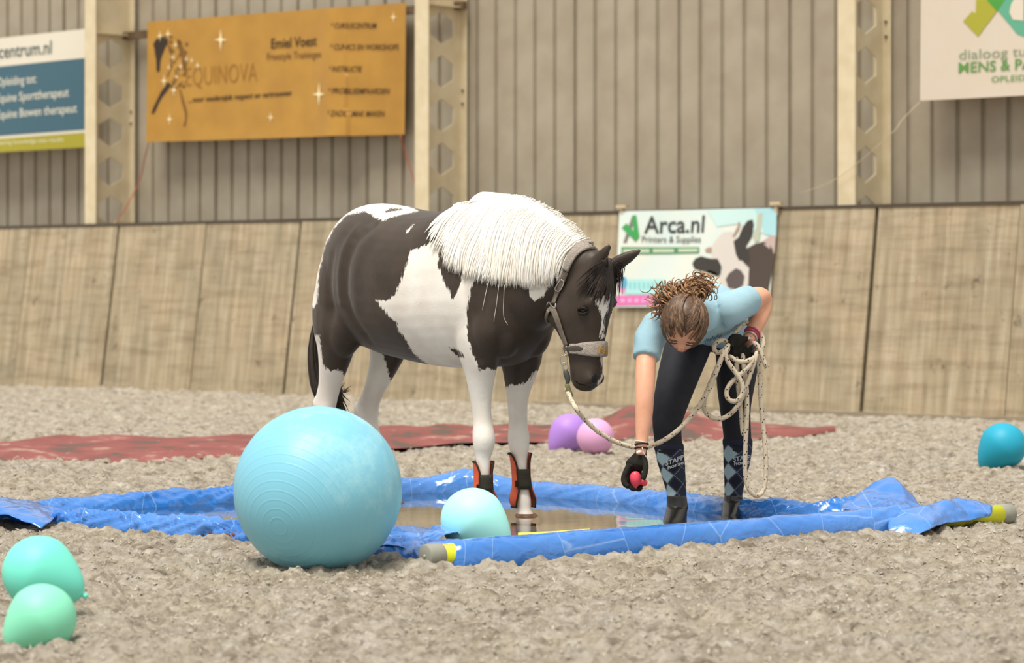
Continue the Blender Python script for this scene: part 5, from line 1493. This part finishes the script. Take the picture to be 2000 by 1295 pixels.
for s in (-1, 1):
    mesh_obj('eye', *ball_vf(hd(-.010, .094, s * .034), hs * .013, hu * .009, hf * .011, 14, 8), mat('eye_white', 'D8D2CC', 0.3), woman)
    arc = [hd(-.006 + .007 * math.sin(a), .104 + .004 * math.sin(a), s * .034 + .017 * math.cos(a)) for a in np.linspace(0, math.pi, 7)]
    mesh_obj('eyelashes', *tube(arc, .0022, 6, 2), mat('lash', '2A1C16', 0.7), woman)
    arc = [hd(.020 + .004 * math.sin(a), .108 - .006 * abs(math.cos(a)), s * .036 + .022 * math.cos(a)) for a in np.linspace(0, math.pi, 7)]
    mesh_obj('eyebrow', *tube(arc, .003, 6, 2), mat('brow_hair', '5E4430', 0.8), woman)
mesh_obj('lips', *loft([(hd(-.074, .100, -.024), hu * .002, hf * .002), (hd(-.074, .107, -.01), hu * .007, hf * .005), (hd(-.074, .108, .01), hu * .007, hf * .005), (hd(-.074, .100, .024), hu * .002, hf * .002)], 10, 4), mat('lips', 'B96A5E', 0.45), woman)

# clothes -------------------------------------------------------------
M_SHIRT = mat('light_blue_jersey', '9DBECB', 0.85, 0.2, var='93B5C3', vscale=5, bump=0.35, bscale=16)
sh_rows = [(1397, 630, 12.76, .165, .124, .1)] + [(x, y, d, w_ + .012, t + .012, k) for x, y, d, w_, t, k in TORSO[2:7]] + [(1349, 621, 12.18, .120, .092, 1), (1346, 622, 12.145, .080, .070, 1)]
shirt = [torso(sh_rows), limb([(1296, 632, 12.24, .070), (1281, 642, 12.22, .072), (1270, 662, 12.185, .068), (1264, 684, 12.155, .064), (1262, 700, 12.135, .062)]),
         limb([(1410, 608, 12.26, .076), (1426, 604, 12.26, .074), (1442, 595, 12.32, .071), (1456, 590, 12.385, .068), (1462, 588, 12.41, .067)])]
SM = remesh('shirt', shirt, 0.0075, 22, 0.6)
P = get_co(SM); N = get_no(SM)
fold = noise3(np.column_stack([P[:, 0] * 16 + P[:, 2] * 14, P[:, 1] * 3, P[:, 2] * 6 - P[:, 0] * 4]))
P = P + N * (.010 * (fold - .5))[:, None]
SM.vertices.foreach_set('co', P.astype(np.float32).ravel()); SM.update(); smooth_mesh(SM, 3, .5)
link('shirt', SM, M_SHIRT, woman)
BVS = BVHTree.FromPolygons([v.co for v in SM.vertices], [tuple(p.vertices) for p in SM.polygons])
def cast_on(B, px, py, off=.002):
    d = Vector(((px - 1000) / FPX, 1, -(py - HZ) / FPX)).normalized(); h = B.ray_cast(Vector((0, 0, CAMZ)), d)
    return None if h[0] is None else np.array(h[0] - d * off)
# script lettering on the side of the shirt, as a flowing line
pts = []
for i in range(46):
    f = i / 45; x = 1374 + 36 * f; y = 669 - 15 * f + 3.2 * math.sin(i * 1.35) + (1.6 * math.sin(i * .5))
    q = cast_on(BVS, x, y)
    if q is not None: pts.append(q)
if len(pts) > 5: mesh_obj('script_print', *tube(pts, .0010, 5, 2), mat('navy_print', '3C5568', 0.8), woman)

M_LEG = mat('charcoal_leggings', '2A2B31', 0.75, 0.25, var='24252B', vscale=12, bump=0.15, bscale=40)
pel = torso([(1402, 640, 12.92, .125, .10, 0), (1400, 634, 12.83, .176, .130, 0), (1394, 625, 12.70, .156, .117, .2), (1390, 620, 12.64, .148, .112, .3)])
LM = remesh('leggings', [pel, limb(LEGR[:8], .001), limb(LEGL[:8], .001)], 0.0075, 9, 0.55)
link('leggings', LM, M_LEG, woman)

def sock_material():
    m = bpy.data.materials.new('argyle_knit'); m.use_nodes = True; nt = m.node_tree; b = nt.nodes['Principled BSDF']; L = nt.links.new
    uv = nt.nodes.new('ShaderNodeUVMap'); uv.uv_map = 'uv'; sp = nt.nodes.new('ShaderNodeSeparateXYZ'); L(uv.outputs[0], sp.inputs[0])
    def M(op, a, c=None):
        n = nt.nodes.new('ShaderNodeMath'); n.operation = op
        for i, v in enumerate((a, c)):
            if v is None: continue
            if isinstance(v, (int, float)): n.inputs[i].default_value = v
            else: L(v, n.inputs[i])
        return n.outputs[0]
    def diamond(off):
        x = M('ABSOLUTE', M('SUBTRACT', M('FRACT', M('ADD', sp.outputs[0], off)), .5)); y = M('ABSOLUTE', M('SUBTRACT', M('FRACT', M('ADD', sp.outputs[1], off)), .5))
        return M('ADD', x, y)
    d = diamond(0.0); d2 = diamond(0.5)
    pale = M('MULTIPLY', M('LESS_THAN', d, .46), M('LESS_THAN', M('FRACT', M('MULTIPLY', sp.outputs[0], .5)), .5)); dark = M('LESS_THAN', d2, .36)
    line = M('LESS_THAN', M('ABSOLUTE', M('SUBTRACT', d, .5)), .014)
    cuff = M('GREATER_THAN', sp.outputs[1], 3.0)
    def mixc(f, a, c):
        x = nt.nodes.new('ShaderNodeMix'); x.data_type = 'RGBA'; L(f, x.inputs[0])
        for i, v in ((6, a), (7, c)):
            if isinstance(v, str): x.inputs[i].default_value = lin(v)
            else: L(v, x.inputs[i])
        return x.outputs[2]
    c = mixc(dark, '343847', '262936'); c = mixc(pale, c, 'A2BCC8'); c = mixc(line, c, '8E969E'); c = mixc(cuff, c, '2E3140')
    L(c, b.inputs['Base Color']); b.inputs['Roughness'].default_value = .9; b.inputs['Specular IOR Level'].default_value = .15
    return m
M_SOCK = sock_material()
def sock(LG, y0, y1, name):
    ys = [p[1] for p in LG]; n = 34; seg = 40; V = []; F = []; UVs = []
    for i in range(n + 1):
        y = y0 + (y1 - y0) * i / n
        x, d, r = (np.interp(y, ys, [p[k] for p in LG]) for k in (0, 2, 3)); c = A3(x, y, d)
        r = r + .0035 + (.002 if i < 4 else 0) + (-.003 if i in (0,) else 0)
        for j in range(seg):
            a = 2 * math.pi * j / seg; V.append(c + np.array([math.cos(a) * r, math.sin(a) * r, 0])); UVs.append((j / seg * 4, 3.3 * (1 - i / n)))
    for i in range(n):
        for j in range(seg): F.append((i * seg + j, i * seg + (j + 1) % seg, (i + 1) * seg + (j + 1) % seg, (i + 1) * seg + j))
    o = mesh_obj(name, V, F, M_SOCK, woman); u = o.data.uv_layers.new(name='uv')
    for p in o.data.polygons:
        us = [UVs[o.data.loops[l].vertex_index][0] for l in p.loop_indices]; wrap = max(us) - min(us) > 2
        for l in p.loop_indices:
            a, b = UVs[o.data.loops[l].vertex_index]; u.data[l].uv = ((a + 4 if wrap and a < 2 else a), b)
    return o, BVHTree.FromPolygons([v.co for v in o.data.vertices], [tuple(p.vertices) for p in o.data.polygons])
def sock_text(B, o, txt, x0, y0, x1, y1, h):
    V, F = text_vf(txt, 0, .02); X_ = [v[0] for v in V]; a, b = min(X_), max(X_); W_ = []
    for v in V:
        f = (v[0] - a) / (b - a); q = cast_on(B, x0 + (x1 - x0) * f, y0 + (y1 - y0) * f - v[1] / .69 * h, .0025)
        W_.append(q if q is not None else (W_[-1] if W_ else np.zeros(3)))
    mesh_obj('knit_lettering', W_, F, mat('white_knit', 'C9CDD2', .9), o, False)
so_, B_ = sock(LEGR, 866, 978, 'sock'); sock_text(B_, so_, 'STAPP', 1300, 910, 1335.5, 897, 9); sock_text(B_, so_, 'horse', 1304, 917, 1335.5, 906, 7)
so_, B_ = sock(LEGL, 857, 974, 'sock'); sock_text(B_, so_, 'STAPP', 1432, 902, 1466, 897, 9); sock_text(B_, so_, 'horse', 1434, 909, 1464, 905, 7)

M_BOOT = mat('black_rubber_boot', '2A2622', 0.32, 0.5, var='1F1C19', vscale=10, coat=.2)
def boot(LG, toe, ytop):
    ys = [p[1] for p in LG]; parts = []
    rows = []
    for y, e in ((ytop, .005), (ytop + 12, .006), (ytop + 26, .009)):
        x, d, r = (np.interp(y, ys, [p[k] for p in LG]) for k in (0, 2, 3)); rows.append((A3(x, y, d), np.array([r + e, 0, 0]), np.array([0, r + e, 0])))
    x, d = LG[-1][0], LG[-1][2]; c = A3(x, 990, d); t = unit(toe); s = np.array([t[1], -t[0], 0])
    for z, fw, ln, wd in ((.085, .010, .060, .046), (.062, .030, .085, .046), (.035, .052, .118, .047), (.012, .060, .134, .048), (-.004, .060, .134, .047)):
        rows.append((np.array([c[0], c[1], z]) + t * fw, s * wd, t * ln))
    o = mesh_obj('boot', *loft([(a, b, cc) for a, b, cc in rows[:3]] , 24, 3), M_BOOT, woman)
    me = remesh('boot', [loft([(a, np.array([b[0], 0, 0]), np.array([0, cc[1], 0])) for a, b, cc in rows[:3]] + [(np.array([c[0], c[1], .07]), np.array([.045, 0, 0]), np.array([0, .045, 0])), (np.array([c[0], c[1], .0]), np.array([.042, 0, 0]), np.array([0, .042, 0]))], 24, 3), loft(rows[3:], 24, 3)], .006, 8, .55)
    bpy.data.objects.remove(o)
    o = link('boot', me, M_BOOT, woman)
    mesh_obj('sole', *loft([(np.array([c[0], c[1], z]) + t * .060, s * .050, t * .137) for z in (-.006, .010)], 26, 1), mat('boot_sole', '15130F', .7), o)
    q = rows[0][0] - t * (rows[0][2][1] + .0)
    mesh_obj('pull_tab', *box_vf(q + np.array([0, 0, .004]), s * .010, t * .003, np.array([0, 0, .018])), M_BOOT, o, False)
boot(LEGR, (-.28, -.96, 0), 966); boot(LEGL, (-.18, -.98, 0), 966)

# hair ------------------------------------------------------------------
M_H1 = mat('brown_hair', '6A5240', 0.42, 0.45, var='513C2D', vscale=60); M_H2 = mat('golden_brown_hair', 'B58C66', 0.5, 0.4, var='8C6848', vscale=40); M_H3 = mat('mid_brown_hair', '8A6C51', 0.45, 0.4); M_H0 = mat('deep_brown_hair', '40291C', .6, .3)
def hair_pt(dirv, e=0.010):
    """point on the skull in a direction of the head frame (h, f, s)"""
    d = unit(dirv); k = 1 / math.sqrt((d[0] / .116) ** 2 + (d[1] / .107) ** 2 + (d[2] / .083) ** 2)
    return hd(*(d * (k + e)))
# close cap
V, F = ball_vf((0, 0, 0), (0, 1, 0), (0, 0, 1), (1, 0, 0), 48, 30)
keepF = []
VV = [hair_pt(v, .013) for v in V]
def hairy(v):
    d = unit(v); return d[1] < .47 + .22 * d[0] and d[0] > -.75 - .2 * d[1]
keepF = [f for f in F if all(hairy(V[i]) for i in f)]
o = mesh_obj('hair_cap', VV, keepF, M_H1, woman); o.modifiers.new('thickness', 'SOLIDIFY').thickness = .006
tie = unit((.62, -.85, .10)); hr = random.Random(5)
lk = [[], []]
for i in range(420):
    side = hr.choice((-1, 1)); q = hr.random()
    # start along the parting or along the hairline
    if q < .5: st_ = unit((hr.uniform(.35, .95), hr.uniform(.15, .62), side * hr.uniform(.01, .05) + .03))
    else: a = hr.uniform(.12, 1.25); st_ = unit((hr.uniform(-.35, .75), .50 * math.cos(a), side * math.sin(a)))
    mid = unit(st_ * .5 + tie * .45 + np.array([.10, 0, side * hr.uniform(.25, .65)]))
    path = []
    for f in np.linspace(0, 1, 9):
        d = unit(st_ * (1 - f) ** 2 + 2 * f * (1 - f) * mid + f * f * tie); path.append(hair_pt(d, .015 + .006 * math.sin(math.pi * f) * hr.random()))
    w0 = hr.uniform(.0022, .0042)
    lk[0 if hr.random() < .8 else 1].append(tube(path, [w0 * .5] + [w0] * 7 + [w0 * .6], 5))
o = mesh_obj('combed_hair', *join_vf(lk[0]), M_H1, woman); o['kind'] = 'stuff'
o = mesh_obj('combed_hair_highlights', *join_vf(lk[1]), M_H3, woman); o['kind'] = 'stuff'
cu = [[], []]; T0 = hair_pt(tie, .012)
for i in range(330):
    g = hr.random()
    if g < .42: ex, ey = hr.gauss(1287, 14), hr.gauss(590, 20)
    elif g < .85: ex, ey = hr.gauss(1368, 18), hr.gauss(561, 12)
    else: ex, ey = hr.gauss(1330, 24), hr.gauss(562, 8)
    if ey > 622: ey = 622
    E = A3(ex, ey, hr.uniform(12.02, 12.16)); S0 = T0 + np.array([hr.uniform(-.03, .03), hr.uniform(-.02, .02), hr.uniform(-.015, .015)])
    M0 = (S0 + E) / 2 + np.array([0, hr.uniform(-.03, .03), hr.uniform(.0, .03)])
    turns = hr.uniform(1.8, 3.4); n = int(turns * 12) + 6; R0 = hr.uniform(.010, .019); ph = hr.uniform(0, 6.28)
    base = np.array([S0 * (1 - f) ** 2 + 2 * f * (1 - f) * M0 + f * f * E for f in np.linspace(0, 1, n)])
    T, N, B = frames(base)
    f = np.linspace(0, 1, n)
    P = base + (N * np.cos(ph + f * turns * 6.28)[:, None] + B * np.sin(ph + f * turns * 6.28)[:, None]) * (R0 * np.clip(f * 2.2, 0, 1))[:, None]
    w0 = hr.uniform(.0018, .0036)
    cu[0 if hr.random() < .62 else 1].append(tube(P, np.r_[np.full(n - 3, w0), w0 * .8, w0 * .5, w0 * .2], 5))
o = mesh_obj('curly_ponytail', *join_vf(cu[0]), M_H2, woman); o['kind'] = 'stuff'
o = mesh_obj('curly_ponytail_dark', *join_vf(cu[1]), M_H1, woman); o['kind'] = 'stuff'  # darker brown curls, drawn at random

# gloves ------------------------------------------------------------------
M_GLOVE = mat('black_glove', '26241F', 0.8, 0.2, var='1E1C18', vscale=40, bump=0.3, bscale=150)
def finger(pts, r=.0098):
    P = [A3(*p) for p in pts]; n = len(P); r = r * 1.2
    return tube(P, [r * 1.08] + [r] * (n - 2) + [r * .82], 10, 4)
hand = [loft([(A3(1253, 874, 12.02), np.array([.026, 0, 0]), np.array([0, .024, 0])), (A3(1252, 882, 12.02), np.array([.025, 0, 0]), np.array([0, .022, 0])), (A3(1248, 893, 12.015), np.array([.034, -.006, -.004]), np.array([0, .020, 0])),
              (A3(1243, 906, 12.01), np.array([.046, -.008, -.008]), np.array([0, .019, 0])), (A3(1240, 917, 12.02), np.array([.036, -.008, -.006]), np.array([0, .016, 0]))], 20, 4),
        finger([(1229, 908, 12.00), (1222, 922, 11.99), (1218, 935, 11.985), (1221, 946, 11.975), (1228, 951, 11.965)], .0105),
        finger([(1235, 912, 12.02), (1228, 930, 12.03), (1228, 946, 12.02), (1236, 954, 11.995), (1243, 954, 11.985)]),
        finger([(1243, 914, 12.03), (1239, 932, 12.045), (1240, 948, 12.035), (1247, 955, 12.01), (1252, 952, 11.995)]),
        finger([(1250, 912, 12.03), (1249, 930, 12.045), (1250, 943, 12.04), (1254, 950, 12.02)], .0085),
        finger([(1257, 893, 12.005), (1261, 908, 11.985), (1260, 922, 11.97), (1257, 932, 11.962), (1255, 937, 11.962)], .0108)]
for f in range(1, 6): hand[f] = hand[f]
link('glove', remesh('glove', hand, .0032, 3, .5), M_GLOVE, woman)
hand = [loft([(A3(1466, 660, 12.385), np.array([.022, .010, .012]), np.array([.0, .022, -.010])), (A3(1460, 667, 12.36), np.array([.026, .006, .022]), np.array([.004, .024, 0])), (A3(1452, 673, 12.33), np.array([.026, .0, .036]), np.array([.006, .026, 0])), (A3(1442, 676, 12.30), np.array([.020, -.004, .044]), np.array([.006, .026, .0])), (A3(1433, 676, 12.285), np.array([.012, -.003, .038]), np.array([.004, .020, 0]))], 20, 4)]
for k in range(4):
    x0 = 1434 + 9.0 * k; y0 = 684 + 3.2 * k - (4 if k == 3 else 0)
    hand.append(finger([(x0 + 3, y0 - 12, 12.305 + .010 * k), (x0 - 1, y0 + 4, 12.285 + .012 * k), (x0 + 1, y0 + 12, 12.305 + .012 * k), (x0 + 6, y0 + 9, 12.335 + .012 * k), (x0 + 8, y0, 12.345 + .012 * k)], .0112))
hand.append(finger([(1450, 664, 12.31), (1440, 658, 12.29), (1431, 660, 12.28), (1426, 669, 12.27), (1428, 678, 12.265)], .013))
link('glove', remesh('glove', hand, .0032, 3, .5), M_GLOVE, woman)
p = A3(1461, 677, 12.298); mesh_obj('glove_snap', *ball_vf(p, (.006, 0, 0), (0, .004, 0), (0, 0, .006), 12, 6), mat('snap_button', '4A4A44', .4), woman)
# bracelets and watch
def band(LG, y, r_, m_, tilt, name, flat=1.0, rad=.0035, e=.003):
    ys = [q[1] for q in LG]; i = np.argsort(ys) if LG is ARMR else None
    P0 = np.array([A3(*q[:3]) for q in LG]); yy_ = np.array(ys)
    if LG is ARMR: c = np.array([np.interp(y, yy_, P0[:, k]) for k in range(3)]); r = np.interp(y, yy_, [q[3] for q in LG]); ax_ = unit(P0[-1] - P0[-3])
    else:
        sub = slice(5, 10); c = np.array([np.interp(y, yy_[sub], P0[sub, k]) for k in range(3)]); r = np.interp(y, yy_[sub], [q[3] for q in LG[5:]]); ax_ = unit(P0[9] - P0[7])
    ax_ = unit(ax_ + np.array(tilt)); a = unit(np.cross(ax_, [0, 1, 0])); b = np.cross(ax_, a)
    pts_ = [c + (a * math.cos(t) + b * math.sin(t)) * (r + e) for t in np.linspace(0, 2 * math.pi, 26)]
    return mesh_obj(name, *tube(pts_, rad, 8), m_, woman), c, r
M_PINK = mat('pink_cord', 'B8446E', .7); M_BLK = mat('black_cord', '1E1A18', .7); M_SILV = mat('silver_band', 'C8C4BC', .3, metal=.8)
band(ARML, 651, 0, M_PINK, (0, 0, 0), 'pink_bracelet', rad=.0045); band(ARML, 655, 0, M_PINK, (.1, 0, 0), 'pink_bracelet', rad=.0035)
band(ARML, 659, 0, M_SILV, (0, 0, 0), 'watch_band', rad=.0045)
mesh_obj('pink_tassel', *tube([A3(1474, 664, 12.33), A3(1475, 672, 12.32), A3(1474, 679, 12.32)], [.005, .008, .006], 8, 3), M_PINK, woman)
mesh_obj('watch_face', *ball_vf(A3(1462, 661, 12.325), (.014, 0, -.004), (0, .006, 0), (.004, 0, .008), 16, 8), M_SILV, woman)
band(ARMR, 868, 0, M_BLK, (.15, 0, 0), 'black_bracelet', rad=.004); band(ARMR, 876, 0, M_BLK, (.05, 0, 0), 'black_bracelet', rad=.004); band(ARMR, 865, 0, mat('pale_cord', 'D5C4B4', .7), (-.12, 0, 0), 'pale_bracelet', rad=.0028)
mesh_obj('white_bead', *ball_vf(A3(1248, 883, 11.985), (.011, 0, .002), (0, .005, 0), (0, 0, .0075), 14, 8), mat('white_bead', 'ECE8E2', .3), woman)
mesh_obj('cord_end', *tube([A3(1254, 874, 11.985), A3(1258, 886, 11.98), A3(1265, 896, 11.98), A3(1272, 905, 11.98)], .0018, 6, 3), mat('pale_cord', 'D5C4B4', .7), woman)

# red toy in her right hand
toy = thing('rubber_toy', 'pinkish red rubber toy with two bulbs held in the gloved hand', 'toy', tuple(A3(1241, 955, 11.985)))
M_TOY = mat('red_rubber', 'E0465A', 0.35, 0.5)
mesh_obj('large_bulb', *loft([(A3(1241, 920.5, 11.985), np.array([.006, 0, 0]), np.array([0, .006, 0])), (A3(1241, 923, 11.985), np.array([.016, 0, 0]), np.array([0, .016, 0])), (A3(1241, 930, 11.985), np.array([.024, 0, 0]), np.array([0, .022, 0])), (A3(1241.5, 938, 11.985), np.array([.025, 0, 0]), np.array([0, .023, 0])), (A3(1241.5, 946, 11.985), np.array([.018, 0, 0]), np.array([0, .017, 0])), (A3(1241, 951, 11.985), np.array([.009, 0, 0]), np.array([0, .009, 0])), (A3(1241, 954.5, 11.985), np.array([.004, 0, 0]), np.array([0, .004, 0]))], 24, 4), M_TOY, toy)
mesh_obj('small_bulb', *ball_vf(A3(1258.5, 943, 11.99), (.014, 0, 0), (0, .013, 0), (0, 0, .015), 18, 12), M_TOY, toy)
mesh_obj('joining_neck', *tube([A3(1247, 942, 11.987), A3(1255, 943, 11.99)], [.011, .009], 12), M_TOY, toy)
